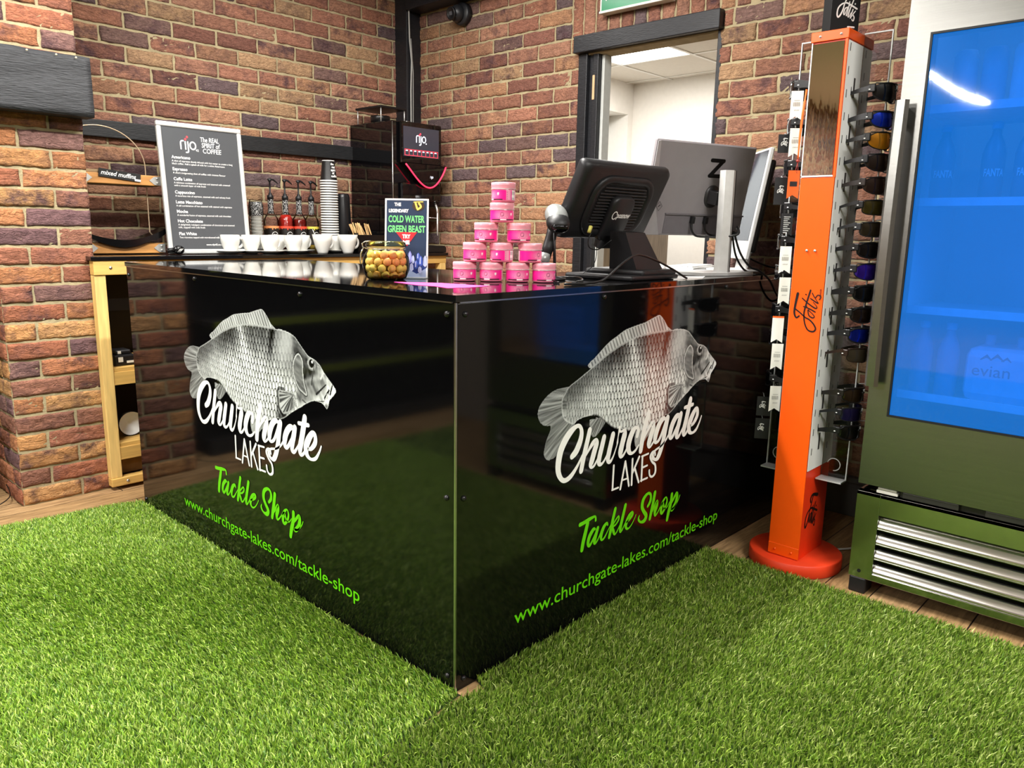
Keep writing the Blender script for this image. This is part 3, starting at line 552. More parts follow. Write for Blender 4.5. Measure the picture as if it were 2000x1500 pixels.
def fish_mesh():
    F = {k: smooth_poly(v) if k != 'pts' else v for k, v in ART['fish'].items()}
    st = .0020; xs = np.arange(.28, 1.29, st); ys = np.arange(.44, .935, st); X, Y = np.meshgrid(xs, ys)
    hsh = lambda a, b: np.modf(np.abs(np.sin(a*127.1+b*311.7)*43758.5453))[0]
    def vn(x, y):   # value noise
        xi, yi = np.floor(x), np.floor(y); xf, yf = x-xi, y-yi; u, v = xf*xf*(3-2*xf), yf*yf*(3-2*yf)
        return (hsh(xi,yi)*(1-u)+hsh(xi+1,yi)*u)*(1-v)+(hsh(xi,yi+1)*(1-u)+hsh(xi+1,yi+1)*u)*v
    body = inpoly(F['body'], X, Y); G = np.zeros(X.shape); M = np.zeros(X.shape, bool)
    def fin(name, cx, cy, dens, lo, hi):
        nonlocal G, M
        m = inpoly(F[name], X, Y) & ~body; a = np.arctan2(Y-cy, X-cx); rr = np.hypot(X-cx, Y-cy)
        g = lo+(hi-lo)*(.65*vn(a*dens, rr*14)+.35*vn(a*dens*2.3+7, rr*30)); d = dist_poly(F[name], X, Y)
        g = np.where(d < .004, g*.5+.28, g); G = np.where(m, g, G); M |= m
    fin('tail', .53, .70, 42, .14, .80); fin('fin1', .62, .67, 30, .05, 1.1); fin('fin2', .90, .64, 34, .35, .95)
    m = inpoly(F['dorsal'], X, Y) & ~body; ph = (X+.55*(Y-.85))/.0162; fr = ph-np.floor(ph)
    g = .34+.44*sstep(0,.3,fr)*(1-sstep(.72,.98,fr))+.18*(vn(ph, Y*30)-.5); dd = dist_poly(F['dorsal'], X, Y); g = np.where(dd < .004, .72, g); G = np.where(m, g, G); M |= m
    d = dist_poly(F['body'], X, Y)
    # height above the belly, 0..1 along the back curve
    backy = np.interp(xs, [.43,.55,.65,.75,.85,.93,1.0], [.745,.79,.845,.88,.90,.895,.86])[None,:]+0*X
    bell = np.interp(xs, [.43,.55,.68,.8,.9,1.0], [.60,.64,.60,.53,.50,.53])[None,:]+0*X
    t = np.clip((Y-bell)/(backy-bell), 0, 1)
    tone = .80-.54*sstep(.38, .92, t)*(1-.35*sstep(.62,.52,X))
    tone += .30*np.exp(-((X-.742+.30*(Y-.8))/.030)**2)*sstep(.35,.7,t)-.10*np.exp(-((X-.66)/.05)**2)*t
    tone -= .14*sstep(.60,.45,X)
    sx = np.interp(X, [.42,.6,.8,1.0], [.010,.0155,.0185,.0195]); cu = np.interp(X, [.42,.6,.8,1.0,1.2], [0,14.6,26.2,36.8,47]); sh = .046
    # overlapping tall scales on staggered rows, later ones lie over earlier ones
    yw = Y+.035*np.sin((X-.45)*4.2); acc = np.full(X.shape, .30); R = sh*.5
    r0 = np.floor(yw/R)
    for k in (2, 1, 0, -1):
        rr = r0+k; st_ = .5*np.mod(rr,2)
        for c in (1, 0):
            ci = np.floor(cu-st_)+c; cc = ci+st_+.12*(hsh(ci,rr)-.5); cyy = (rr+.5)*R
            du = (cu-cc)/.60+.25*(yw-cyy)/sh*2; dv = (yw-cyy)/(sh*.56); q = du*du+np.abs(dv)**2.2
            rnd = .85+.3*hsh(ci+3, rr+9); lit = (.50+.95*np.sqrt(np.clip(1-q,0,1))*(1-.8*sstep(-.5,.9,du)))*rnd
            lit = np.where(q > .74, .10+.16*(du < 0), lit); acc = np.where(q < 1, lit, acc)
    size = np.interp(X, [.43,.55,.7,.95,1.03], [.35,.6,1.0,.95,.55]); lowc = 1-.45*sstep(.25,.0,t)
    g = tone*(1+(acc-.86)*size*lowc*1.25)+.10*(vn(X*330,Y*330)-.5)
    hump = np.exp(-(np.abs((X-1.0-.25*(Y-.80))/.062)**2.4+np.abs((Y-.825)/.075)**2.4)); g = g*(1-.72*hump)+.72*hump*(.92-.10*vn(X*70,Y*50))
    g = g-.35*np.exp(-((X-.925-.28*(Y-.83))/.013)**2)*sstep(.74,.82,Y)
    # head
    hx0 = X-1.055+.10*(Y-.75); head = sstep(-.012, .008, hx0)
    flow = vn((X*22+8*(Y-.7)**2*40+4*np.sin(Y*22)), (Y*9-X*6)); fl2 = vn(X*75+Y*60, Y*42-X*50); h = .50+.50*(flow-.5)+.42*(fl2-.5)
    h = np.where(Y > .775, h*.55+.10, h); h += .34*np.exp(-((Y-.655-.42*(X-1.13))/.016)**2)+.25*sstep(1.19,1.24,X)
    h -= .22*np.exp(-(((X-1.115)/.035)**2+((Y-.735)/.035)**2))
    g = g*(1-head)+h*head
    gd = dist_poly(F['gill'], X, Y); gi = inpoly(F['gill'], X, Y); pl = .30+.28*vn(Y*160+X*50, X*30)
    g = np.where(gi, pl, g); g = np.where((gd < .0024), .78, g); g = np.where((gd > .0024) & (gd < .0065) & ~gi, g*.5, g)
    px, py = F['pts'][0]; rr = np.hypot(X-px+.003, (Y-py)); g = np.where(rr < .022, .38+.30*vn(X*160,Y*160), g); g = np.where((rr > .014) & (rr < .0175), .72, g); g = np.where(rr < .0125, .05, g); g = np.where(np.hypot(X-px-.001, Y-py-.005) < .0042, .98, g)
    mx, my = F['pts'][1]
    for (ax, ay, bx, by, w, v) in ((1.165,.69,1.215,.725,.004,.15),(1.235,.70,1.255,.745,.0035,.12),(mx-.014,my-.012,mx+.006,my+.016,.006,.06),(1.15,.665,1.205,.675,.003,.2),(1.14,.715,1.165,.80,.003,.25),(1.09,.66,1.16,.635,.003,.3),(1.19,.74,1.215,.77,.004,.9),(1.2,.66,1.222,.70,.004,.95)):
        ex, ey = bx-ax, by-ay; tt = np.clip(((X-ax)*ex+(Y-ay)*ey)/(ex*ex+ey*ey), 0, 1); g = np.where((np.hypot(X-ax-tt*ex, Y-ay-tt*ey) < w*(1-.5*tt)), v, g)
    pi_ = inpoly(F['pect'], X, Y); a = np.arctan2(Y-.668, X-1.035); rp = np.hypot(X-1.035, Y-.668); pdst = dist_poly(F['pect'], X, Y)
    dark = np.exp(-(((X-.965)/.05)**2+((Y-.575)/.05)**2)); g = g*(1-.8*dark*(X > .935))
    g = np.where((pdst < .012) & ~pi_ & (X < .99), g*.35, g)
    g = np.where(pi_, .25+.6*sstep(.25,.75,vn(a*17, rp*8)), g); g = np.where((pdst < .0022), .7, g)
    g = np.where(d < .0045, g*.45+.5*(t > .05), g); G = np.where(body, g, G); M |= body
    G = np.clip(G, .02, 1.0)**1.9*.80
    return X, Y, G, M, xs, ys

def fish_arrays():
    X, Y, G, M, xs, ys = fish_mesh()
    idx = -np.ones(X.shape, int); cell = M[:-1,:-1]&M[1:,:-1]&M[:-1,1:]&M[1:,1:]
    use = np.zeros(X.shape, bool)
    for a, b in ((0,0),(1,0),(0,1),(1,1)): use[a:a+cell.shape[0], b:b+cell.shape[1]] |= cell
    idx[use] = np.arange(use.sum()); jj, ii = np.nonzero(cell)
    return X[use], Y[use], G[use], np.stack([idx[jj,ii], idx[jj,ii+1], idx[jj+1,ii+1], idx[jj+1,ii]], 1).tolist()
FXX, FYY, FGG, FFF = fish_arrays()
PRINT = mat_attr('fish_print', rough=.22, coat=.4)
WHITEV = mat('white_vinyl', 'fbfbf9', rough=.35, var=.01); GREENV = mat('green_vinyl', '66d60f', rough=.35, var=.01)
def art(parent, B, du):
    me = bpy.data.meshes.new('fish_print'); me.from_pydata([tuple(B(x+du, y, .0004)) for x, y in zip(FXX, FYY)], [], FFF)
    me.materials.append(PRINT); ca = me.color_attributes.new('Col', 'FLOAT_COLOR', 'POINT')
    ca.data.foreach_set('color', np.stack([np.minimum(FGG*1.10,1), np.minimum(FGG*1.15,1), np.minimum(FGG*1.15,1), np.ones_like(FGG)], 1).astype(np.float32).ravel())
    o = bpy.data.objects.new('fish_print', me); COL.objects.link(o); o.parent = parent; o['label'] = 'grey printed carp picture'
    sh = lambda S: [[(a+du, b, c*.86) for a, b, c in s] for s in S]
    q = MB(); q.strokes(sh(ART['church']), B, .0009); q.strokes(sh(ART['lakes']), B, .0013)
    q.build('shop_name_lettering', WHITEV, parent)['label'] = 'white brush script and capital lettering'
    q = MB(); q.strokes(sh(ART['tackle']), B, .0009); q.build('tackle_lettering', GREENV, parent)['label'] = 'green brush script lettering'
    q = MB(); q.text('www.churchgate-lakes.com/tackle-shop', B, .221+du, .104, .0585, width=1.134, w=.0009, bold=.006)
    q.build('web_address_lettering', GREENV, parent)['label'] = 'green web address lettering'
art(side_r, basis((0,-.0003,0),(1,0,0),(0,0,1),(0,-1,0)), 0.0)
art(side_l, basis((-.0003,LY,0),(0,-1,0),(0,0,1),(-1,0,0)), .1755)
# strip of bare board where the mats stop short of the corner is the floor itself; edge_dust is not built
# ------------------------------------------------------------------ coffee bar: back worktop on a pine frame
bench = thing('back_worktop', 'black back worktop on a pine timber frame between pillar and corner post', 'worktop', (0,0,0))
q = MB(); q.box((-.045, 2.185, 1.013), (XW-.118, YW-.012, 1.03), bev=.002); q.build('worktop', mat('black_worktop', '0d0d0f', rough=.08, spec=.7, var=.2), bench)
q = MB(); q.box((.10, 2.203, .968), (XW-.12, 2.225, 1.013), bev=.002); q.build('apron', PINEX, bench)
q = MB(); q.box((-.036, 2.19, .952), (.100, 2.235, 1.012), bev=.003); q.build('top_rail', PINEX, bench)
q = MB(); q.box((-.034, 2.196, .055), (.012, 2.24, .952), bev=.003); q.build('leg', PINE, bench)
q = MB(); q.box((XW-.17, 2.2, .0), (XW-.125, 2.245, .968), bev=.003); q.build('leg', PINE, bench)
q = MB(); q.box((-.036, 2.19, .018), (.105, 2.235, .055), bev=.003); q.box((.105, 2.2, .018), (XW-.17, 2.24, .055)); q.build('bottom_rail', PINEX, bench)
for z in (.548, .21):
    q = MB(); q.box((.012, 2.205, z-.018), (XW-.13, 2.6, z), bev=.001); q.box((.012, 2.2, z-.075), (XW-.17, 2.222, z-.018), bev=.001); q.build('shelf', PINEX, bench)
q = MB(); q.box((-.03, 2.62, 0), (XW-.13, 2.632, 1.01)); q.build('back_board', mat('dark_board', '1a1614', rough=.8), bench)
for z in (.982, .036):
    q = MB(); q.lathe([(.0001,-.003),(.006,-.002),(.007,0)], (.032, 2.19, z), n=12, axis='y', cap=False); q.build('bolt_head', ALU, bench)
DARKP = mat('dark_plastic', '141416', rough=.45, bump=.05, bscale=300)
SOFTW = mat('white_plastic', 'e9e9e6', rough=.35, var=.02)
# things on the lower shelves beside the end post
t = thing('battery_charger', 'black power tool battery with pale stickers on the upper shelf under the worktop', 'tool battery', (.075, 2.29, .548))
q = MB(); q.box((-.04,-.05,0),(.05,.05,.05), bev=.008); q.box((-.03,-.04,.05),(.035,.04,.07), bev=.006); q.build('battery_case', DARKP, t)
q = MB(); q.box((-.025,-.0515,.018),(-.005,-.0505,.04)); q.box((.01,-.0515,.012),(.04,-.0505,.022)); q.box((-.022,-.041,.053),(-.008,-.0402,.066)); q.build('sticker', mat('pale_sticker','d9d6cc',rough=.5), t)
t = thing('enamel_bowl', 'round black bowl with grey-white inside standing on its side, lower shelf', 'bowl', (.105, 2.30, .268))
q = MB(); q.lathe([(.02,.06),(.045,.045),(.056,.01),(.058,-.004),(.055,-.004)], (0,0,0), axis='y', cap=False, n=28); q.build('bowl_shell', DARKP, t)
q = MB(); q.lathe([(.054,-.002),(.05,.012),(.04,.035),(.0001,.045)], (0,0,0), axis='y', cap=False, n=28); q.build('bowl_lining', SOFTW, t)
t = thing('cardboard_sheet', 'cut piece of brown cardboard standing on the lower shelf beneath the round bowl', 'cardboard', (.07, 2.26, .055))
q = MB(); q.box((-.04,0,0),(.06,.006,.135)); o = q.build('cardboard_panel', mat('brown_card','8a673f',rough=.8,var=.15), t)
q = MB(); q.box((-.035,.02,0),(-.028,.2,.13)); q.build('cardboard_panel', MATS['brown_card'], t)

# ---- muffin display: two bracketed planks in a thin metal hoop
t = thing('muffin_display', 'wooden muffin display with metal hoop and two bracketed planks beside the pillar', 'cake display', (.19, 2.437, 1.03))
OAK = mat('honey_oak', 'b98347', rough=.5, var=.25, vscale=4, stretch=(2,14,14), bump=.2); STEEL = mat('bright_steel', 'd2d2ce', rough=.3, metal=.55, var=.1)
for nm, z0, z1 in (('upper_plank', .312, .358), ('lower_plank', .004, .052)):
    q = MB(); q.box((-.172, -.012, z0), (.178, .012, z1), bev=.003); pk = q.build(nm, OAK, t)
    for s in (-1, 1):
        xe = -.172 if s < 0 else .178; q = MB(); zc = (z0+z1)/2
        q.prism([(0,-.021),(s*-.03,-.018),(s*-.052,0),(s*-.03,.018),(0,.021)], basis((xe,-.0125,zc),(1,0,0),(0,0,1),(0,-1,0)), .0025); bk = q.build('end_bracket', STEEL, pk)
        q = MB()
        for dz in (-.01, .01): q.sphere((xe-s*.018,-.016,zc+dz), .0055, n=10)
        q.build('rivet', STEEL, bk)
q = MB(); q.box((-.17, .012, .31), (.172, .14, .322), bev=.002); q.box((-.168,-.008,.358),(.0,.05,.372), bev=.003); q.build('shelf_board', mat('weathered_oak','8d7453',rough=.7,var=.3,vscale=4,stretch=(2,14,14)), t)
q = MB(); q.box((-.17, .012, .002), (.172, .14, .014), bev=.002); q.build('base_board', MATS['weathered_oak'], t)
pts = []
for i in range(41):
    a = PI*i/40; pts.append((-.055+.197*math.cos(a), .062, .395+.172*math.sin(a)))
pts = [(.142,.062,z) for z in (.03,.12,.22,.32)]+pts+[(-.252,.062,z) for z in (.32,.12,.03)]
q = MB(); q.tube(pts, .0026, n=6); q.build('hoop', mat('copper_hoop','d9bfa0',rough=.3,metal=.4), t)
q = MB(); cr = [(-.19+.38*i/16, .105+.045*((i/8-1)**2)*(1 if i < 8 else 1.25)) for i in range(17)]; low = [(x, z-.012-.022*(1-abs(i/8-1)**1.5)-(0.012 if i > 13 else 0)) for i, (x, z) in enumerate(cr)]
q.prism(cr+low[::-1], basis((-.008,-.03,-.04),(1,0,0),(0,0,1),(0,1,0)), .10); q.build('curved_tray', mat('black_lacquer','0a0a0b',rough=.12), t)
lab = thing('name_label', 'small black chalk label reading mixed muffins on the upper plank', 'label', (.187, 2.421, 1.365))
q = MB(); q.box((-.092,-.002,-.002),(.088,.001,.034), bev=.0008); b1 = q.build('label_plate', mat('chalk_black','161616',rough=.7), lab, rot=(0,.10,0))
q = MB(); q.text('mixed muffins', basis((-.083,-.0025,.009),(1,0,0),(0,0,1),(0,-1,0)), 0, 0, .027, width=.15, shear=.25, bold=.015)
q.box((.062,-.004,.0),(.088,-.002,.009)); q.build('chalk_writing', mat('chalk_white','efefec',rough=.8), lab, rot=(0,.10,0))
t = thing('serving_tongs', 'black plastic tongs lying at the foot of the menu board frame', 'tongs', (.388, 2.325, 1.03))
q = MB(); q.sphere((0,0,.022),.022,sc=(1.25,.8,.95)); q.tube([(-.02,0,.022),(-.05,.005,.018)],.011); q.build('tongs_body', mat('black_shiny_plastic','0b0b0c',rough=.15), t)
q = MB()
for k in (-1,0,1): q.tube([(-.008+k*.006,-.017,.012),(.008+k*.006,-.018,.028)],.0012,n=5)
q.build('tongs_teeth', STEEL, t)

# ---- menu board
bw_, bh_ = .415, .605
t = thing('menu_board', 'grey coffee menu board in a silver snap frame leaning on the worktop', 'menu board', (.352, 2.350, 1.032)); t.rotation_euler = (-.085,0,0)
FR = mat('silver_frame','d4d6d4',rough=.35,metal=.4)
q = MB(); fwid = .022
for a, b in (((0,-.006,0),(bw_,.012,fwid)),((0,-.006,bh_-fwid),(bw_,.012,bh_)),((0,-.006,fwid),(fwid,.012,bh_-fwid)),((bw_-fwid,-.006,fwid),(bw_,.012,bh_-fwid))): q.box(a,b,bev=.005)
q.build('frame', FR, t)
q = MB(); q.box((fwid-.002,.0,fwid-.002),(bw_-fwid+.002,.008,bh_-fwid+.002)); q.build('poster', mat('poster_grey','4b4d50',rough=.3,var=.02,coat=.2), t)
B = basis((0,-.0006,bh_),(1,0,0),(0,0,1),(0,-1,0))
q = MB(); L0 = .058
def logo(q, B, x, y, s):   # r i j o
    q.strokes([[(x,y,s*.1),(x,y+s*.42,s*.1),(x+s*.02,y+s*.52,s*.1),(x+s*.1,y+s*.6,s*.1),(x+s*.22,y+s*.6,s*.1)],
               [(x+s*.36,y,s*.1),(x+s*.36,y+s*.55,s*.1)],
               [(x+s*.56,y+s*.55,s*.1),(x+s*.56,y-s*.1,s*.1),(x+s*.5,y-s*.22,s*.1),(x+s*.38,y-s*.24,s*.1)],
               [(x+s*(.93+.22*math.cos(a)),y+s*(.29+.27*math.sin(a)),s*.1) for a in [i*PI/6 for i in range(13)]]], B, sub=3)
logo(q, B, .108, -.118, .062)
q.text('42', B, .178, -.125, .015)
for k, ln in enumerate(('The REAL', 'SPIRIT of', 'COFFEE')): q.text(ln, B, .205+.004*k, -.078-.026*k, .031, width=.092, shear=.12, bold=.008)
MENU = [('Americano', .262, ['A shot of espresso slowly infused with hot water to create a long','black coffee. Add a splash of milk for a white Americano']),
 ('Espresso', .352, ['A short invigorating shot of coffee with intense flavour']),
 ('Caffe Latte', .427, ['A delicious combination of espresso and steamed milk crowned','with a smooth layer of milk froth']),
 ('Cappuccino', .527, ['A luxurious mix of espresso, steamed milk and velvety froth']),
 ('Latte Macchiato', .602, ['A tall combination of hot steamed milk stained with espresso']),
 ('Mocha', .674, ['A wonderful fusion of espresso, steamed milk and chocolate']),
 ('Hot Chocolate', .747, ['A delightfully indulgent combination of chocolate and steamed','milk, topped with milk froth']),
 ('Flat White', .845, ['Two ristrettos topped with microfoamed milk'])]
for h, fr, ls in MENU:
    q.text(h, B, L0, -fr*bh_-.006, .020, bold=.014)
    for k, ln in enumerate(ls): q.text(ln, B, L0, -fr*bh_-.0205-k*.0125, .0118, width=.0046*len(ln)*1.0, bold=.0)
q.text('www.rijo42.co.uk', B, .185, -.935*bh_, .012, bold=.012)
q.build('menu_lettering', mat('poster_white','f0f0ee',rough=.5), t)
q = MB()
for dx, dy in ((.132,-.073),(.141,-.062)): q.lathe([(.0001,0),(.0055,0)], (0,0,0), n=12, M=Matrix.Translation(B(dx,dy,.0004)) @ Matrix.Rotation(PI/2,4,'X'), cap=False)
q.build('logo_hearts', mat('logo_red','d8434a',rough=.5), t)
q = MB(); q.box((.18,.012,.3),(.22,.016,.32)); q.tube([(.2,.014,.5),(.2,.12,-.0)],.006); q.build('easel_strut', DARKP, t)

# ---- cups, saucers
CH = mat('white_porcelain','d6d5cf',rough=.18,var=.01,coat=.3)
def cup_mesh(hd=.095, r1=.052):
    q = MB(); pr = [(.024,0),(.027,.002),(.029,.008),(.038,.03),(.046,.06),(r1,hd),(r1-.0025,hd+.0015),(r1-.005,hd),(r1-.009,.06),(.03,.02),(.0001,.012)]
    q.lathe([(a, b*hd/.095 if b < hd else b) for a, b in pr], n=32, cap=False); q.lathe([(.0001,.001),(.024,0)], n=32, cap=False); return q
def handle_mesh(hd=.095, r1=.052):
    q = MB(); P = []
    for i in range(15):
        a = -PI*.62+PI*1.24*i/14; P.append((.044+.03*math.cos(a), 0, hd*.58+hd*.30*math.sin(a)))
    q.tube(P, .0042, n=8, flat=1.7); return q
def make_cup(name, label, group, hd=.095, r1=.052):
    t = thing(name, label, 'cup', group=group); cup_mesh(hd, r1).build('cup_bowl', CH, t); handle_mesh(hd, r1).build('handle', CH, t); return t
big = make_cup('coffee_cup', 'white cup without a saucer, right of the two at the worktop edge', 'white cups', .098, .054)
def put(o, loc, rz, label=None): o.location = loc; o.rotation_euler = (0,0,rz); (label and tag(o, label)); return o
put(big, (1.292, 2.262, 1.0305), .1)
c = put(copy_tree(big), (1.148, 2.288, 1.0305), .15, 'white cup with a teaspoon in it, left of the two standing without saucers')
sp = thing('teaspoon', 'steel teaspoon standing in the white cup', 'spoon', (1.135, 2.288, 1.045))
q = MB(); q.tube([(0,0,0),(-.03,0,.075),(-.045,0,.11)], [.002,.0018,.003], n=6, flat=.6); q.sphere((.002,0,.006),.011,n=10,sc=(.8,.5,1.2)); q.build('spoon_body', STEEL, sp)
small = make_cup('coffee_cup', 'x', 'white cups', .085, .046)
def saucer_mesh():
    q = MB(); q.lathe([(.03,0),(.034,.001),(.045,.006),(.072,.015),(.0725,.0165),(.07,.0165),(.044,.0085),(.0001,.0065)], n=36, cap=False); q.lathe([(.0001,.0005),(.03,0)], n=36, cap=False); return q
SAUCE = None
CUPS = [(.655, 2.345, 'leftmost white cup, on a saucer in front of the menu board'), (.765, 2.345, 'second white cup from the left, on a saucer before the menu board'),
        (.845, 2.30, 'third white cup from the left in the front row, on a saucer'), (.985, 2.31, 'fourth white cup from the left in the front row, handle over its saucer edge')]
def add_cup(x, y, label, first=False, rz=.1, z=1.0305):
    global SAUCE
    if SAUCE is None:
        SAUCE = saucer_mesh().build('saucer', CH); s = SAUCE
    else: s = SAUCE.copy(); COL.objects.link(s)
    s.location = (x, y, z); tag(s, label.replace(' white cup', ' white saucer, the one under the cup' ) if 0 else 'white saucer under the '+label.replace(' white cup','').split(',')[0]+' cup', 'saucer', 'white saucers')
    c = small if first else copy_tree(small)
    put(c, (x, y, z+.0068), rz, label); return c
for i, (x, y, l) in enumerate(CUPS): add_cup(x, y, l, first=(i == 0), rz=.15+.1*i)
BACK = [(.96, 2.43, 'white cup in the back row, directly in front of the left syrup bottles'), (1.095, 2.41, 'white cup in the back row, second from the left'), (1.27, 2.35, 'rightmost white cup in the back row, in front of the paper cup stack')]
for x, y, l in BACK: add_cup(x, y, l, rz=.3)

# ---- syrup bottles with pumps
def syrup(x, y, colr, lvl, label, nm):
    t = thing('syrup_bottle', label, 'syrup bottle', (x, y, 1.03), rz=random.uniform(-.15,.15), group='syrup bottles')
    q = MB(); q.lathe([(.036,0),(.039,.004),(.039,.165),(.036,.18),(.022,.202),(.0145,.218),(.014,.28),(.0155,.282),(.0155,.292)], n=28, cap=False); q.build('glass_bottle', glass('bottle_glass','ffffff',thin=.98,ior=1.25), t)
    q = MB(); q.lathe([(.0355,.004),(.0365,.008),(.0365,min(lvl,.172)),(.0365 if lvl < .173 else .027,lvl),(.0001,lvl)], n=28, cap=False); q.build('syrup', mat('syrup_'+nm, colr, rough=.15, var=.03, coat=.5), t)
    q = MB(); q.lathe([(.0395,.04),(.0395,.132)], n=28, cap=False); lb = q.build('label', mat('syrup_label','17120f',rough=.45), t)
    q = MB(); q.lathe([(.0398,.128),(.0398,.140)], n=28, cap=False)
    for k in range(16): a = -PI+2*PI*k/16; q.lathe([(.0399,.120+.004*(k%3)),(.0399,.129)], n=2, cap=False, a0=a, a1=a+.12)
    q.build('label_band', mat('syrup_band_'+nm, {'clear':'d98a55','red':'d8452f','dark':'d8452f','gold':'d7c24e'}[nm], rough=.45), lb)
    q = MB(); Bc = lambda a, b, c=0: (math.sin(a/.04)*(.0400+c), -math.cos(a/.04)*(.0400+c), b)
    q.strokes([[(.0+.017*math.cos(k*PI/8), .092+.017*math.sin(k*PI/8), .0022) for k in range(17)]], Bc, sub=2); logo(q, Bc, -.010, .086, .018); q.build('label_logo', MATS['poster_white'], lb)
    q = MB(); q.lathe([(.0152,.205),(.0152,.21),(.0150,.282)], n=20, cap=False); q.build('neck_sleeve', mat_sleeve(), t)
    q = MB(); q.lathe([(.017,.28),(.017,.298),(.010,.304),(.008,.312),(.0045,.314),(.0045,.372),(.009,.374),(.009,.384),(.0001,.387)], n=20)
    q.tube([(-.012,0,.382),(.0,0,.385),(.02,0,.382),(.036,0,.372),(.046,0,.364)], [.004,.0055,.0055,.004,.003], n=8); q.build('pump', DARKP, t)
def mat_sleeve():
    m = mat('patterned_sleeve','1a1a1a',rough=.4)
    if 'done' not in m:
        nt = m.node_tree; v = nt.nodes.new('ShaderNodeTexVoronoi'); v.inputs['Scale'].default_value = 230; tc = nt.nodes.new('ShaderNodeTexCoord'); nt.links.new(tc.outputs['Object'], v.inputs['Vector'])
        rp = nt.nodes.new('ShaderNodeValToRGB'); rp.color_ramp.interpolation = 'CONSTANT'; rp.color_ramp.elements[0].color = (.85,.85,.83,1); rp.color_ramp.elements[1].position = .33; rp.color_ramp.elements[1].color = (.01,.01,.01,1)
        nt.links.new(v.outputs['Distance'], rp.inputs[0]); nt.links.new(rp.outputs[0], nt.nodes['Principled BSDF'].inputs['Base Color']); m['done'] = 1
    return m
syrup(.99, 2.53, 'b9a083', .13, 'leftmost syrup bottle with an orange topped label and near-clear syrup', 'clear')
syrup(1.078, 2.53, '8e1a12', .20, 'syrup bottle full of bright red syrup, second from the left', 'red')
syrup(1.162, 2.53, '5a100c', .178, 'syrup bottle half full of dark red syrup, third from the left', 'dark')
syrup(1.244, 2.535, 'b79a3c', .135, 'rightmost syrup bottle with a yellow topped label', 'gold')

# ---- film-wrapped small cups
t = thing('wrapped_cup_stack', 'stack of small cups in clear film between the menu board and syrup bottles', 'cup stack', (.87, 2.47, 1.03))
q = MB()
for k in range(11): z = .01+k*.0165; q.lathe([(.027,z),(.033,z+.0155),(.034,z+.0165),(.0325,z+.0165),(.0001,z+.0165)], n=24)
q.build('nested_cups', CH, t)
q = MB(); q.lathe([(.0345,.19),(.0335,.245),(.030,.262),(.0001,.262)], n=24, cap=False); q.build('top_cup', mat_sleeve(), t)
q = MB(); q.lathe([(.0375,.0),(.0385,.08),(.0370,.19),(.038,.24),(.03,.272)], n=14, cap=False); q.build('clear_film', glass('clear_film','ffffff',rough=.12,thin=.98,ior=1.15), t)

# ---- upside-down paper cups, nested
def paper_cup():
    t = thing('paper_cup', 'x', 'paper cup', group='black paper cups nested in the tall stack')
    WC = lin('e9e8e2'); BC_ = lin('161617'); q = MB(); q.lathe([(.0455,.008),(.0335,.108),(.0335,.110)], n=32, cap=False, color=BC_)
    q.lathe([(.046,.0),(.0485,.001),(.0492,.004),(.0485,.0072),(.046,.008)], n=32, cap=False, color=WC); q.lathe([(.0335,.110),(.0335,.1135),(.0315,.1135),(.0315,.108),(.0001,.108)], n=32, cap=False, color=WC); q.build('cup_body', mat_attr('paper_cup_card',rough=.4), t, attr=True)
    q = MB(); Bc = lambda a, b, c=0: (math.sin(a/.04)*(.0455-(b-.008)*.12+.0006), -math.cos(a/.04)*(.0455-(b-.008)*.12+.0006), b)
    for k, (ch) in enumerate('the real spirit of coffee'.split()): q.text(ch, Bc, -.004+.006*(k%2), .088-.016*k, .017, bold=.03)
    q.build('printed_lettering', MATS['poster_white'], t); return t
pc = paper_cup(); pc.location = (1.293, 2.43, 1.0305); pc['label'] = 'black paper cup with a white rim at the very bottom of the tall stack'
for k in range(1, 29):
    c = copy_tree(pc); c.location = (1.293+.0008*math.sin(k*.9), 2.43, 1.0305+k*.0137); c.rotation_euler = (0,0,-.15 if k == 28 else random.uniform(1.0,3.4))
    c['label'] = 'topmost black paper cup of the tall upturned stack, its lettering showing' if k == 28 else 'black paper cup with a white rim nested in the tall upturned stack'
# ---- black tumbler of lids
t = thing('lid_holder', 'tall black tapered lid holder between the paper cups and coffee machine', 'lid holder', (1.402, 2.465, 1.03))
q = MB(); q.lathe([(.052,0),(.054,.01),(.0425,.305),(.040,.318),(.034,.326),(.0001,.327)], n=32); q.build('holder_body', mat('black_satin','151517',rough=.3), t)
# ---- stirrer box
t = thing('stirrer_holder', 'low black box holding wooden stirrers beside the coffee machine', 'stirrer box', (1.475, 2.33, 1.03))
q = MB()
for a, b in (((-.10,-.05,0),(.10,.05,.006)),((-.10,-.05,.006),(.10,-.046,.10)),((-.10,.046,.006),(.10,.05,.12)),((-.10,-.046,.006),(-.096,.046,.11)),((.096,-.046,.006),(.10,.046,.11)),((-.01,-.046,.006),(-.006,.046,.1))): q.box(a, b, bev=.001)
q.build('holder_box', mat('black_acrylic','0b0b0c',rough=.12), t)
STK = mat('birch_stick','d8b27c',rough=.6,var=.1)
st0 = None
for k in range(22):
    if st0 is None:
        q = MB(); q.box((-.0028,-.0007,0),(.0028,.0007,.16), bev=.0003); st0 = q.build('wooden_stirrer', STK); s = st0
    else: s = st0.copy(); COL.objects.link(s)
    s.location = (1.405+(k%11)*.0115+.002, 2.30+.018*(k//11)+.004*(k%3), 1.042); s.rotation_euler = (random.uniform(-.1,.1), -.28-.012*k+random.uniform(-.04,.04), random.uniform(-.4,.4))
    tag(s, 'thin wooden coffee stirrer standing in the low black box', 'stirrer', 'wooden stirrers in the black box')

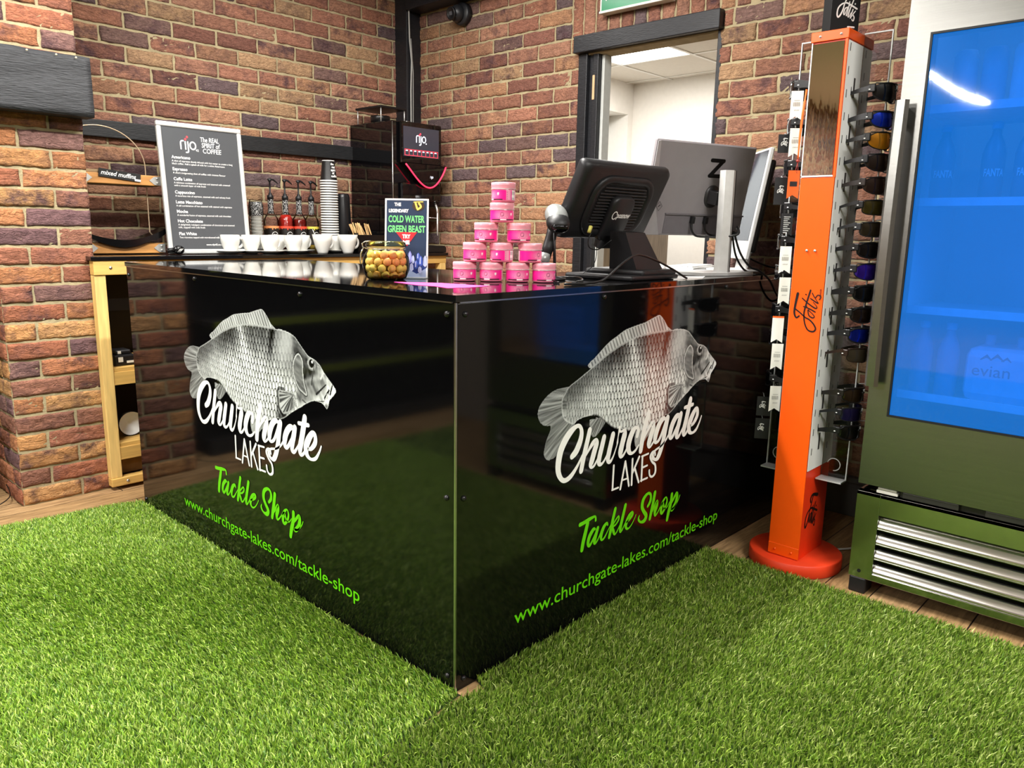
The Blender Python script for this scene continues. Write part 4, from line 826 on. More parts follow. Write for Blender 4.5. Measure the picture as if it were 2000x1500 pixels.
# ---- bean-to-cup coffee machine
t = thing('coffee_machine', 'tall black coffee machine with touch screen and red light curve in the corner', 'coffee machine', (1.61, 2.269, 1.03))
MG = mat('machine_gloss','08080a',rough=.06,spec=.7); MS = mat('machine_satin','121214',rough=.3)
q = MB(); q.box((0,.0,.30),(.355,.398,.735), bev=.006); q.box((0,.12,.03),(.355,.398,.302), bev=.003); q.box((0,.0,.0),(.028,.13,.30), bev=.003); q.build('body', MG, t)
q = MB(); q.box((.0,-.045,.0),(.372,.398,.034), bev=.004); q.box((.05,-.04,.034),(.365,.11,.04), bev=.001); q.build('drip_tray', MS, t)
q = MB(); q.tube([(.002,-.002,.03),(.002,-.002,.728)],.003,n=6); q.build('edge_strip', ALU, t)
q = MB(); q.box((.045,-.022,.505),(.352,.0,.735), bev=.006); sc = q.build('screen_housing', MG, t)
q = MB(); q.box((.064,-.0235,.545),(.330,-.0215,.708)); q.build('display', mat('display_grey','302f36',rough=.15,emit='4a4a55',es=.35), sc)
B = basis((.064,-.0238,.545),(1,0,0),(0,0,1),(0,-1,0)); q = MB(); logo(q, B, .095, .082, .06); q.lathe([(.0001,0),(.004,0)], n=10, M=Matrix.Translation(B(.168,.078)) @ Matrix.Rotation(PI/2,4,'X'), cap=False); q.build('display_logo', mat('display_white','f0f4ff',emit='dfe8ff',es=.9), sc)
q = MB(); 
for dx, dy in ((.117,.121),(.125,.129)): q.lathe([(.0001,0),(.0058,0)], n=12, M=Matrix.Translation(B(dx,dy)) @ Matrix.Rotation(PI/2,4,'X'), cap=False)
for a, b in (((.008,.004),(.258,.007)),((.008,.036),(.258,.039))): q.add([B(a[0],a[1]),B(b[0],a[1]),B(b[0],b[1]),B(a[0],b[1])],[(0,1,2,3)])
for k in range(9): x = .008+k*.0309; q.add([B(x,.004),B(x+.003,.004),B(x+.003,.039),B(x,.039)],[(0,1,2,3)])
q.build('display_red', mat('display_red','ff4a5a',emit='ff3a4e',es=.8), sc)
q = MB()
for k in range(8): x = .014+k*.0309; q.add([B(x,.028),B(x+.018,.028),B(x+.015,.034),B(x+.004,.034)],[(0,1,2,3)])
q.build('display_icons', MATS['display_white'], sc)
# rounded nose below the screen with the glowing curve
q = MB(); nose = []
for i in range(21):
    f = i/20; x = .06+.305*f; z = .500-.125*math.sin(PI*min(f**1.25,1))**.85; nose.append((x, z))
q.prism([(.06,.505)]+nose+[(.365,.505)], basis((0,0,0),(1,0,0),(0,0,1),(0,-1,0)), .045); q.box((.05,.0,.30),(.35,-.02,.40), bev=.01); ns = q.build('front_nose', MG, t)
q = MB(); q.tube([(x,-.047,z) for x, z in nose], .0042, n=8); q.build('red_light_curve', mat('red_glow','ff3050',emit='ff2846',es=2.2), ns)
q = MB(); logo(q, basis((.245,-.0458,.43),(1,0,0),(0,0,1),(0,-1,0)), 0, 0, .018); q.build('nose_logo', MATS['display_white'], ns)
q = MB(); q.lathe([(.05,.255),(.062,.31),(.065,.33)], (.2,.02,0), n=24); q.build('spout_housing', MS, t)
for dx in (-.02,.02):
    q = MB(); q.cyl((.2+dx,.02,.22),(.2+dx,.02,.26),.008,.010,n=12); q.build('spout', ALU, t)
q = MB(); q.cyl((.335,-.005,.10),(.335,-.005,.235),.0045,n=10); q.tube([(.335,-.005,.235),(.335,0,.26),(.335,.02,.30)],.006); q.tube([(.27,.0,.205),(.335,-.004,.203)],.0016,n=5); q.build('steam_wand', mat('pale_steel','e4e4e2',rough=.3,metal=.4), t)
# cup rail on top
q = MB(); q.box((.0,.10,.812),(.19,.34,.824), bev=.002); q.build('top_shelf', MS, t)
q = MB()
for x, y in ((.01,.11),(.18,.11),(.01,.33),(.18,.33)): q.cyl((x,y,.735),(x,y,.812),.003,n=8)
q.build('shelf_post', STEEL, t)
q = MB(); q.lathe([(.055,.735),(.058,.775),(.056,.78),(.0001,.78)], (.09,.22,0), n=24); q.build('bean_hopper_lid', MS, t)
q = MB(); q.lathe([(.02,.735),(.02,.742),(.0001,.744)], (.13,.03,0), n=16); q.build('top_key_cap', ALU, t)
# ------------------------------------------------------------------ on the counter top (z = 1.018)
CT = 1.0182
# clip-top jar of round baits
t = thing('clip_top_jar', 'clip-top glass jar of yellow and orange round baits on the counter', 'jar', (.222, .545, CT), rz=-.7)
GL = glass('jar_glass', 'ffffff', thin=.98, ior=1.28)
q = MB(); q.lathe([(.0001,.0005),(.052,.0005),(.060,.006),(.068,.025),(.0705,.045),(.067,.066),(.058,.080),(.054,.085),(.0555,.094)], n=40, cap=False); q.build('jar_body', GL, t)
q = MB(); q.lathe([(.0565,.0945),(.060,.096),(.061,.101),(.058,.104),(.058,.108),(.050,.112),(.0001,.113)], n=40, cap=False); q.build('jar_lid', glass('greenish_glass','eef4dc',thin=.92,ior=1.35), t)
q = MB(); q.lathe([(.0562,.0925),(.0575,.0935),(.0562,.0945)], n=32, cap=False); q.build('rubber_seal', mat('pale_seal','e8dcb0',rough=.5), t)
q = MB(); ring = [(.0585*math.cos(a),.0585*math.sin(a),.089) for a in [i*PI/16 for i in range(33)]]; q.tube(ring,.0013,n=6)
for s in (-1,1):
    q.tube([(-.055,s*.012,.089),(-.068,s*.013,.094),(-.070,s*.012,.104),(-.06,s*.011,.110),(-.045,s*.010,.112)],.0013,n=6)
    q.tube([(-.066,s*.012,.092),(-.074,s*.012,.075),(-.076,s*.011,.05),(-.074,s*.008,.045)],.0015,n=6)
q.tube([(-.074,-.008,.045),(-.0755,0,.044),(-.074,.008,.045)],.0015,n=6); q.build('wire_clip', mat('jar_wire','c9c9c0',rough=.25,metal=.9), t)
BC = [mat('bait_yellow','dcc45a',rough=.6,var=.12,vscale=90), mat('bait_ochre','d8a94e',rough=.6,var=.12,vscale=90), mat('bait_orange','e29a55',rough=.6,var=.12,vscale=90)]
bmesh_ = {}
pos = []; rr_ = .0122
jr = lambda z: .0475 if z < .02 else (.056 if z < .055 else .05)
tries = 0
for lay in range(4):
    z = CT+.0135+lay*.0195
    for ringn, rad in ((0, 0), (6, .0255), (11, .0495 if lay in (1,2) else .046)):
        for k in range(max(ringn,1)):
            a = 2*PI*k/max(ringn,1)+lay*.35+random.uniform(-.05,.05); pos.append((.222+rad*math.cos(a), .545+rad*math.sin(a), z+random.uniform(-.0006,.0006), lay, a))
for k, (x, y, z, lay, a) in enumerate(pos):
    ci = 2 if (lay >= 2 and math.cos(a+.9) > .1 and random.random() < .8) else (1 if random.random() < .4 else 0)
    if ci not in bmesh_:
        q = MB(); q.sphere((0,0,0), rr_, n=14); bmesh_[ci] = q.build('bait_ball', BC[ci]); o = bmesh_[ci]
    else: o = bmesh_[ci].copy(); COL.objects.link(o)
    o.location = (x, y, z); tag(o, ('yellow','ochre','orange')[ci]+' round bait ball inside the clip-top glass jar', 'bait', ('yellow','ochre','orange')[ci]+' bait balls in the jar')

# advertising card in an acrylic stand
t = thing('advertising_card', 'dark blue advertising card with green lettering standing behind the glass jar', 'advertising sign', (.295, .535, CT), rz=-.545)
t.rotation_euler = (-.09, 0, -.93); t.location = (.311,.562,CT)
w2 = .066; hh = .238
q = MB(); q.box((-w2,-.0012,.002),(w2,.0012,hh)); card = q.build('card', mat('card_navy','20304a',rough=.35,var=.25,vscale=9), t)
q = MB()
for a, b in (((-w2-.002,-.002,0),(-w2+.003,.002,hh+.002)),((w2-.003,-.002,0),(w2+.002,.002,hh+.002)),((-w2,-.002,hh-.003),(w2,.002,hh+.002)),((-w2,-.002,0),(w2,.002,.003))): q.box(a,b)
q.build('white_border', mat('clear_edge','eceeec',rough=.2), t)
q = MB(); q.box((-w2-.002,-.045,0),(w2+.002,.03,.0022)); o = q.build('stand_foot', glass('clear_acrylic','f4fbfa',thin=.93), t, rot=(.10,0,0))
B = basis((-w2,-.0016,hh),(1,0,0),(0,0,1),(0,-1,0))
q = MB(); q.text('THE', B, .027, -.020, .0135, width=.021, bold=.05); q.text('LEGENDARY', B, .010, -.039, .0135, width=.062, bold=.05); 
q.text('TRY', B, .066, -.117, .0155, width=.026, align='CENTER', bold=.05, w=.0006); q.text('ME', B, .066, -.135, .0155, width=.021, align='CENTER', bold=.05, w=.0006); q.build('white_lettering', MATS['poster_white'], card)
q = MB(); q.text('COLD WATER', B, .009, -.069, .0285, width=.113, bold=.03); q.text('GREEN BEAST', B, .007, -.099, .0285, width=.118, bold=.03); q.build('green_lettering', mat('card_green','6fd47a',rough=.4), card)
q = MB(); q.add([B(.033,-.099,.0003),B(.099,-.099,.0003),B(.068,-.141,.0003)],[(0,1,2)]); q.build('red_triangle', mat('card_red','e3252f',rough=.4), card)
q = MB(); q.lathe([(.0001,0),(.019,0)],n=20,M=Matrix.Translation(B(.102,-.019,.0002)) @ Matrix.Rotation(PI/2,4,'X') @ Matrix.Scale(.8,4,(0,1,0)),cap=False); q.build('badge', mat('card_badge','3a2a18',rough=.4), card)
q = MB(); q.strokes([[(.093,-.010,.006),(.098,-.026,.006)],[(.104,-.012,.006),(.110,-.022,.006),(.100,-.03,.006)]], B, .0005); q.strokes([[(.088,-.008,.003),(.116,-.007,.003)]],B,.0007); q.build('badge_logo', mat('badge_gold','d8c25a',rough=.4), card)
q = MB(); cc = {'a':'8f93d8','b':'3450a8','c':'b9c3ea','d':'1c3478','e':'9fb0d6'}
def pg(pts, c): q.add([B(x,-y,.0003+.0001*pg.n) for x, y in pts],[tuple(range(len(pts)))],color=lin(cc[c])); pg.n += 1
pg.n = 0
pg([(.0,.215),(.03,.19),(.075,.21),(.105,.195),(.132,.185),(.132,.238),(.0,.238)],'e')
pg([(.066,.185),(.078,.178),(.092,.19),(.104,.175),(.118,.186),(.126,.176),(.132,.17),(.132,.205),(.100,.225),(.07,.21)],'d')
for (x, y, s, h, c) in ((.078,.187,.006,.032,'a'),(.088,.19,.0045,.022,'c'),(.104,.178,.006,.018,'b'),(.112,.195,.007,.026,'b'),(.098,.205,.007,.022,'b'),(.126,.198,.006,.03,'c'),(.084,.212,.006,.02,'c'),(.11,.218,.006,.016,'c')):
    pg([(x-s,y),(x-s*.8,y-h*.75),(x,y-h),(x+s*.8,y-h*.7),(x+s,y),(x,y+s)],c); pg([(x-s*.5,y-.001),(x-s*.4,y-h*.7),(x,y-h*.9),(x,y)],'c' if c != 'c' else 'e')
q.build('crystal_artwork', mat_attr('card_art',rough=.4), card, attr=True)

# pyramid of pink bait tubs
PT = mat('tub_plastic','ee7f9c',rough=.22,trans=.1,var=.06,vscale=60); PL = mat('tub_lid','ef9fab',rough=.2,trans=.1,var=.04)
def tub():
    t = thing('bait_tub', 'x', 'bait tub', group='pink bait tubs in the pyramid')
    q = MB(); q.lathe([(.0001,.0004),(.031,.0004),(.0335,.002),(.034,.006),(.034,.034),(.0325,.037),(.0325,.040)], n=36, cap=False); q.build('tub_body', PT, t)
    q = MB(); q.lathe([(.0355,.0385),(.0358,.041),(.0352,.043),(.0358,.045),(.0358,.0545),(.034,.0562),(.0001,.0564)], n=36, cap=False); q.build('lid', PL, t)
    q = MB(); q.lathe([(.0366,.037),(.0366,.0378),(.0357,.0378)], n=36, cap=False); q.build('tamper_ring', MATS['clear_edge'] if 'clear_edge' in MATS else PL, t)
    # printed wrap: colours vary round the tub (front logo, side text block, bar code)
    n, m = 120, 14; q = MB(); vs = []; cs = []
    hot = np.array(lin('f0128c')); mid = np.array(lin('f0679f')); pale = np.array(lin('f6bccb')); wh = np.array(lin('f4ecec')); blk = np.array(lin('2a1420'))
    for j in range(m+1):
        z = .0065+.0275*j/m
        for i in range(n):
            a = 360*i/n-180; c = hot
            f = math.exp(-((a-5)/36)**2); g = math.exp(-((z-.02)/.013)**2); c = hot*(1-f*g*.6)+pale*f*g*.6
            rr = math.hypot((a+2)*.00062, z-.0235)
            if .0042 < rr < .0062: c = blk*.6+mid*.4
            if abs(a-48) < 7 and math.hypot((a-48)*.0006, z-.0235) < .0036: c = wh
            if 88 < a < 112: c = pale*.6+mid*.4
            if 92 < a < 96 and (j % 3): c = blk*.5+mid*.5
            if 118 < a < 146: c = wh if not (int(z*900)%2) else blk*.4+wh*.6
            if -150 < a < -110: c = wh*.8+pale*.2
            if z < .0095 and -60 < a < 70: c = blk if abs(a-5) > 14 else wh
            ar = math.radians(a-90); vs.append((.0345*math.cos(ar), .0345*math.sin(ar), z)); cs.append(tuple(c))
    fs = [(j*n+i, j*n+(i+1)%n, (j+1)*n+(i+1)%n, (j+1)*n+i) for j in range(m) for i in range(n)]
    q.v = vs; q.f = fs; q.sm = [True]*len(fs); q.col = cs; q.build('wrap_label', mat_attr('tub_label',rough=.3,coat=.3), t, attr=True)
    q = MB(); Bc = lambda a, b, c=0: (math.sin(a/.0345)*(.0349+c), -math.cos(a/.0345)*(.0349+c), b); q.text('POP-UPS', Bc, -.009, .0125, .0042, width=.02, bold=.02) if 0 else q.strokes([[(-.012,.0155,.0012),(.015,.0155,.0012)],[(-.006,.0132,.0009),(.010,.0132,.0009)]],Bc,sub=1)
    q.build('label_print', mat('tub_print','fbe6ee',rough=.4), t); return t
P0 = Vector((.374,.365,0)); P1 = Vector((.531,.190,0)); dv = (P1-P0)/3; base_rz = math.radians(-43)
ROWN = [('bottom', ['left end tub', 'second tub from the left', 'third tub from the left', 'right end tub']), ('second', ['left tub', 'middle tub', 'right tub']), ('third', ['left tub', 'right tub']), ('fourth', ['single tub']), ('top', ['single tub'])]
offs = [[0,1,2,3],[.38,1.38,2.46],[.8,2.02],[1.38],[1.42]]; rots = [[-.25,-.5,.05,.3],[-.2,-1.3,.75],[-.5,.25],[-.02],[-1.35]]
TB = None
for rI, (rn, names) in enumerate(ROWN):
    for k, nm in enumerate(names):
        if TB is None: TB = tub(); o = TB
        else: o = copy_tree(TB)
        p = P0+dv*offs[rI][k]; o.location = (p.x, p.y, CT+rI*.0572); o.rotation_euler = (0,0,base_rz+rots[rI][k])
        o['label'] = 'pink bait tub, '+nm+' of the '+rn+' row of the pyramid' if rI < 3 else 'pink bait tub, alone on the '+('fourth level, just below the topmost tub' if rI == 3 else 'very top of the pyramid')
# bright pink leaf of paper
q = MB(); q.prism([(.16,.43),(.19,.39),(.245,.325),(.262,.235),(.275,.165),(.19,.155),(.13,.17),(.148,.24),(.135,.30)], basis((0,0,CT),(1,0,0),(0,1,0),(0,0,1)), .0006)
tag(q.build('pink_paper', mat('pink_paper','ee3f98',rough=.6,var=.02)), 'bright pink slip of paper lying flat on the counter before the tubs', 'paper')
q = MB(); q.prism([(.985,.025),(1.15,.012),(1.28,.075),(1.18,.13)], basis((0,0,CT),(1,0,0),(0,1,0),(0,0,1)), .0012)
tag(q.build('white_paper', mat('white_paper','f2f2f0',rough=.6,var=.02)), 'sheet of white paper at the counter edge beside the till base', 'paper')

# ---- till: tilted touch screen seen from behind
t = thing('till_screen', 'black till touch screen on a slanted stand, seen from behind on the counter', 'till', (.93, .2, CT))
a = math.radians(-3.4); tl = math.radians(27.4); uu = Vector((math.cos(a), math.sin(a), 0)); nn = Vector((uu.y, -uu.x, 0)); vv = Vector((0,0,1))*math.cos(tl)+nn*math.sin(tl); bn = nn*math.cos(tl)-Vector((0,0,1))*math.sin(tl)
ctr = Vector((.906,.2,1.257))-Vector((.93,.2,CT)); Mh = Matrix(((uu.x,vv.x,bn.x,ctr.x),(uu.y,vv.y,bn.y,ctr.y),(uu.z,vv.z,bn.z,ctr.z),(0,0,0,1)))
TP = mat('till_plastic','1c1c1e',rough=.42,bump=.06,bscale=500,spec=.4)
def rrect(w, h, r, k=6, taper=0):
    P = []
    for (cx, cy, a0) in ((w/2-r,h/2-r,0),(-w/2+r,h/2-r,90),(-w/2+r+taper,-h/2+r,180),(w/2-r-taper,-h/2+r,270)):
        for i in range(k+1): g = math.radians(a0+90*i/k); P.append((cx+r*math.cos(g), cy+r*math.sin(g)))
    return P
def shell(q, prof, M, smooth=True, color=None):
    """stack of closed outlines [(poly, w)] lofted together"""
    n = len(prof[0][0]); vs = []; fs = []
    for P, w in prof: vs += [M @ Vector((p[0], p[1], w)) for p in P]
    for j in range(len(prof)-1):
        for i in range(n): fs.append((j*n+i, j*n+(i+1)%n, (j+1)*n+(i+1)%n, (j+1)*n+i))
    fs += [tuple(range(n))[::-1], tuple((len(prof)-1)*n+i for i in range(n))]; return q.add(vs, fs, smooth)
q = MB(); shell(q, [(rrect(.43,.252,.012),-.042),(rrect(.438,.26,.014),-.034),(rrect(.438,.26,.02),-.018),(rrect(.43,.252,.026),-.006),(rrect(.41,.232,.03),.0)], Mh); hd = q.build('screen_housing', TP, t)
q = MB(); shell(q, [(rrect(.31,.212,.07),-.002),(rrect(.305,.207,.07),.008),(rrect(.285,.19,.06),.011),(rrect(.255,.165,.05),.010),(rrect(.25,.16,.05),.005),(rrect(.249,.159,.05),.0045)], Mh @ Matrix.Translation((.0,-.008,0))); q.build('raised_back', TP, hd)
q = MB()
for k in range(14):
    y = .058-k*.0105; wdt = .118 if k > 1 else .105
    for s in (-1, 1):
        x0, x1 = (.056*s, s*wdt) if k > 3 else (0, s*wdt); q.box((min(x0,x1), y-.0016, .004), (max(x0,x1), y+.0016, .0095), M=Mh)
q.build('vent_slats', mat('till_slats','2b2b2d',rough=.5), hd)
q = MB(); shell(q, [(rrect(.112,.165,.03),.0),(rrect(.110,.16,.03),.022),(rrect(.100,.15,.03),.028)], Mh @ Matrix.Translation((.0,-.045,0))); nk = q.build('neck_cover', TP, t)
Bm = lambda x, y, c=0: Mh @ Vector((x, y, .0285+c))
q = MB(); q.text('posnow', Bm, -.020, -.034, .027, width=.068, bold=.03, shear=.2); q.strokes([[(-.031+.011*math.cos(a_), -.026+.013*math.sin(a_), .0035) for a_ in [.2+i*.5 for i in range(12)]]], Bm, sub=2); q.build('maker_logo', MATS['poster_white'], nk)
q = MB(); q.box((-.042,-.15,.0),(.042,-.112,.026), bev=.006, M=Mh); q.build('hinge_block', mat('till_grey','3a3a3c',rough=.4), t)
def loc_(p): return Vector(p)-Vector((.93,.2,CT))
q = MB(); top = [loc_(p) for p in ((.862,.135,1.168),(.965,.13,1.168),(.965,.19,1.172),(.862,.195,1.172))]; bot = [loc_(p) for p in ((.893,.105,1.045),(1.04,.10,1.045),(1.04,.21,1.045),(.893,.215,1.045))]
q.add(bot+top,[(0,3,2,1),(4,5,6,7),(0,1,5,4),(1,2,6,5),(2,3,7,6),(3,0,4,7)]); q.build('stand_neck', TP, t)
q = MB(); q.box(loc_((.80,.06,CT+.0008)),loc_((1.075,.33,1.034)),bev=.006); q.box(loc_((.87,.065,1.030)),loc_((1.07,.30,1.05)),bev=.008); q.build('stand_base', TP, t)
q = MB(); q.cyl(loc_((.742,.19,1.165)),loc_((.752,.19,1.185)),.006,n=8); q.build('cable_plug', mat('yellow_plug','b9b25a',rough=.5), t)

def cable(name, pts, rad, m, label, smooth=6):
    P = [np.array(p, float) for p in pts]; out = []
    for i in range(len(P)-1):
        p0=P[max(i-1,0)];p1=P[i];p2=P[i+1];p3=P[min(i+2,len(P)-1)]
        for k in range(smooth):
            s=k/smooth; out.append(.5*((2*p1)+(-p0+p2)*s+(2*p0-5*p1+4*p2-p3)*s*s+(-p0+3*p1-3*p2+p3)*s**3))
    out.append(P[-1]); q = MB(); q.tube(out, rad, n=8); return tag(q.build(name, m), label, 'cable')
CB = mat('black_cable','111112',rough=.35)
cable('power_cable', [(.47,.06,1.0225),(.56,.045,1.0225),(.63,.04,1.032),(.70,.04,1.068),(.77,.042,1.096),(.82,.045,1.10),(.90,.045,1.084),(.98,.03,1.055),(1.03,.015,1.03),(1.06,.02,1.0225)], .0035, CB, 'thick black cable looping over the till base towards the pink tubs')
cable('data_cable', [(.748,.185,1.166),(.74,.19,1.14),(.75,.19,1.118),(.80,.195,1.113),(.85,.20,1.13),(.88,.19,1.15)], .0018, CB, 'thin black cable looping under the left corner of the till screen')
cable('data_cable', [(.79,.2,1.15),(.80,.2,1.10),(.795,.21,1.06),(.77,.23,1.035)], .0012, CB, 'hair-thin black lead hanging straight down behind the till screen')
cable('power_cable', [(.60,.12,1.0215),(.68,.16,1.0215),(.75,.24,1.024),(.72,.30,1.0215),(.64,.26,1.0215),(.56,.2,1.0215),(.53,.13,1.0215)], .0028, CB, 'black cable coiled on the counter between the pink tubs and till base')

# ---- barcode scanner on its stand
t = thing('barcode_scanner', 'grey and black barcode scanner upright in its stand behind the tubs', 'barcode scanner', (.648,.245,CT), rz=-2.2)
SG = mat('scanner_grey','8b8e8c',rough=.3,metal=.35); 
def egg(q, c, L, w, h, M=None, n=20):
    prof = [(math.sin(PI*i/12)**.8, -math.cos(PI*i/12)) for i in range(13)]; k = len(q.v)
    q.lathe([(max(p[0],1e-4), p[1]) for p in prof], n=n, cap=False)
    for i in range(k, len(q.v)):
        p = Vector(q.v[i]); p = Vector((p.z*L, p.x*w, p.y*h)); p = (M @ p if M is not None else p)+Vector(c); q.v[i] = tuple(p)
Mt = Matrix.Rotation(math.radians(36),3,'Y')
q = MB(); egg(q, (.0,0,.195), .05, .036, .028, Mt); q.build('scanner_head', SG, t)
q = MB(); egg(q, (.0225,0,.1745), .036, .0372, .0285, Mt); q.build('scan_window_bezel', DARKP, t)
q = MB(); egg(q, (.044,0,.160), .014, .029, .016, Mt); q.build('scan_window', mat('scanner_window','050507',rough=.04), t)
q = MB(); q.tube([(-.018,0,.185),(-.015,-.010,.14),(-.008,-.022,.10),(-.002,-.033,.068)],[.017,.015,.0155,.015],n=14,flat=1.2); q.build('handle', DARKP, t)
q = MB(); q.tube([(-.002,-.032,.08),(.002,-.037,.06),(.004,-.040,.048)],[.0162,.0165,.012],n=14,flat=1.2); q.build('handle_tip', SG, t)
q = MB(); q.tube([(.0,-.006,.165),(.0,-.004,.09),(.0,.0,.01)],.0048,n=8); q.lathe([(.034,.0005),(.034,.006),(.01,.012),(.0001,.012)],n=24); q.build('stand', DARKP, t)
q = MB(); egg(q, (-.012,0,.2235), .008, .006, .002, Mt); q.build('indicator_light', mat('blue_led','3a6bff',emit='4070ff',es=1.2), t)

# ---- flat monitor with column stand, seen from behind
t = thing('computer_monitor', 'grey flat computer monitor with a black Z on its back and silver column stand', 'monitor', (1.43,.12,CT))
a = math.radians(-17.2); tl = math.radians(11.5); uu = Vector((math.cos(a), math.sin(a), 0)); nn = Vector((uu.y, -uu.x, 0)); vv = Vector((0,0,1))*math.cos(tl)+nn*math.sin(tl); bn = nn*math.cos(tl)-Vector((0,0,1))*math.sin(tl)
o0 = Vector((1.43,.12,CT)); ctr = Vector((1.393,.18,1.325))-o0; Mm = Matrix(((uu.x,vv.x,bn.x,ctr.x),(uu.y,vv.y,bn.y,ctr.y),(uu.z,vv.z,bn.z,ctr.z),(0,0,0,1)))
MGY = mat('monitor_grey','8a8588',rough=.42,metal=.0,var=.03); SLV = mat('stand_silver','c4c3c1',rough=.4,metal=.2)
q = MB(); shell(q, [(rrect(.482,.335,.004,2),-.012),(rrect(.482,.335,.004,2),-.002),(rrect(.47,.325,.004,2),.002)], Mm, smooth=False); mb = q.build('screen_back', MGY, t)
q = MB(); q.prism([(-.239,-.1655),(-.239,.16),(-.228,.163),(-.205,-.05),(-.165,-.1655)], lambda x,y,w: Mm @ Vector((x,y,.0015+w)), .003); q.build('silver_edge', mat('monitor_silver','a5a4a6',rough=.35,metal=.4), mb)
q = MB(); q.box((-.148,-.16,.001),(.238,-.09,.004),M=Mm); q.box((-.15,-.091,.002),(.239,-.086,.009),M=Mm); q.build('port_recess', mat('monitor_dark','6a666a',rough=.5), mb)
Bm2 = lambda x, y, c=0: Mm @ Vector((x, y, .0028+c))
q = MB(); q.prism([(.040,.095),(.098,.095),(.098,.084),(.064,.045),(.100,.045),(.092,.034),(.034,.034),(.034,.046),(.070,.084),(.044,.084)], lambda x,y,w: Bm2(x-.02,y+.0,w*0), .0001) if 0 else q.strokes([[(.026,.110,.014),(.086,.110,.014)],[(.080,.108,.017),(.032,.058,.017)],[(.026,.055,.014),(.088,.055,.014)]], Bm2, sub=1); q.build('z_logo', mat('logo_black','060606',rough=.3), mb)
q = MB(); q.strokes([[(-.20,-.062,.0018),(-.186,-.045,.0018),(-.172,-.062,.0018),(-.186,-.079,.0018),(-.20,-.062,.0018)],[(-.190,-.064,.003),(-.182,-.058,.003)]], lambda x,y,c=0: Mm @ Vector((x,y,.0052+c)), sub=1); q.build('maker_badge', MATS['logo_black'], mb)
q = MB(); shell(q, [(rrect(.075,.085,.035),.0),(rrect(.07,.08,.033),.006)], Mm @ Matrix.Translation((.06,-.02,0))); q.box((.035,-.045,.004),(.085,.005,.055),bev=.004,M=Mm); q.build('mount_arm', mat('mount_dark','2d2c2e',rough=.4), t)
Ms = Matrix.Translation(Vector((1.43,.085,CT))-o0) @ Matrix.Rotation(a+.12,4,'Z')
q = MB(); col_ = [(-.028,.022),(-.028,-.004),(-.002,-.020),(.026,-.006),(.026,.022)]
q.prism([(x,y) for x,y in col_], lambda x,y,w: Ms @ Vector((x,y,.012+w)), .365); q.build('stand_column', SLV, t)
q = MB(); q.box((.0262,-.004,.012),(.034,.024,.378),M=Ms,bev=.001); q.build('column_back', DARKP, t)
q = MB(); q.prism([(-.17,.16),(-.14,-.02),(-.03,-.045),(.14,-.03),(.17,.16)], lambda x,y,w: Ms @ Vector((x,y,.001+w)), .011); q.build('stand_base', SLV, t)
q = MB(); q.box((.02,.01,.15),(.055,.028,.175),M=Ms,bev=.003); q.build('cable_clip', DARKP, t)
q = MB()
for x in (-.02, .045): q.box((x-.008,-.12,.003),(x+.008,-.095,.018),M=Mm,bev=.002)
q.build('cable_plugs', DARKP, t)
pm = lambda x, y, w: (Mm @ Vector((x,y,w)))+o0
cable('video_cable', [pm(-.02,-.115,.010),pm(-.018,-.15,.02),pm(.02,-.165,.03),(1.43,.045,1.165),(1.47,.06,1.195),(1.495,.075,1.19)], .0042, CB, 'black video cable from monitor back curving round the silver column')
cable('video_cable', [pm(.045,-.115,.010),pm(.05,-.15,.02),pm(.09,-.16,.035),(1.46,.05,1.175)], .0042, CB, 'shorter black cable hanging from the right port of the monitor')
cable('power_cable', [(1.49,.085,1.18),(1.505,.06,1.10),(1.53,.03,1.05),(1.56,.005,1.035),(1.60,-.02,1.0),(1.66,-.025,.945),(1.74,-.025,.91),(1.83,-.02,.935),(1.93,-.012,.99),(1.99,.03,1.024)], .004, CB, 'black cable dropping over the counter edge in a deep loop')
cable('power_cable', [(1.49,.09,1.17),(1.51,.08,1.09),(1.56,.065,1.035),(1.63,.05,1.0225),(1.72,.06,1.0225)], .004, CB, 'black cable from the column clip lying along the counter top')
cable('power_cable', [(1.78,.17,1.08),(1.86,.17,1.06),(1.93,.15,1.04),(2.0,.14,1.03),(2.04,.10,1.0225)], .004, CB, 'black cable running from the white screen back towards the brick wall')

# ---- white all-in-one screen, nearly edge-on
t = thing('white_screen', 'white framed computer screen seen almost edge-on against the brick wall', 'monitor', (1.80,.22,CT))
a = math.radians(42); tl = math.radians(9); uu = Vector((math.cos(a), math.sin(a), 0)); nb = Vector((uu.y,-uu.x,0)); vv = Vector((0,0,1))*math.cos(tl)+nb*math.sin(tl); nf = -(nb*math.cos(tl)-Vector((0,0,1))*math.sin(tl))
o1 = Vector((1.80,.22,CT)); c0 = Vector((1.695,.135,1.07))-o1; Mw = Matrix(((uu.x,vv.x,nf.x,c0.x),(uu.y,vv.y,nf.y,c0.y),(uu.z,vv.z,nf.z,c0.z),(0,0,0,1)))
WP = mat('screen_white','dcdcda',rough=.3,var=.02)
q = MB(); q.box((0,0,-.018),(.40,.44,0),M=Mw,bev=.004); q.build('screen_frame', WP, t)
q = MB(); q.box((.012,.075,.0002),(.388,.43,.0012),M=Mw); q.build('display_glass', mat('screen_off','34323a',rough=.08,emit='3c4658',es=.25), t)
q = MB(); q.box((.02,.03,-.045),(.38,.40,-.018),M=Mw,bev=.012); q.build('rear_cover', DARKP, t)
q = MB(); q.box((.10,-.045,-.05),(.26,.10,-.038),M=Mw,bev=.003); q.build('stand_neck', WP, t)
q = MB(); q.box((-.06,-.08,.001),(.13,.12,.009),bev=.003,M=Matrix.Rotation(a,4,'Z')); q.build('stand_foot', WP, t)

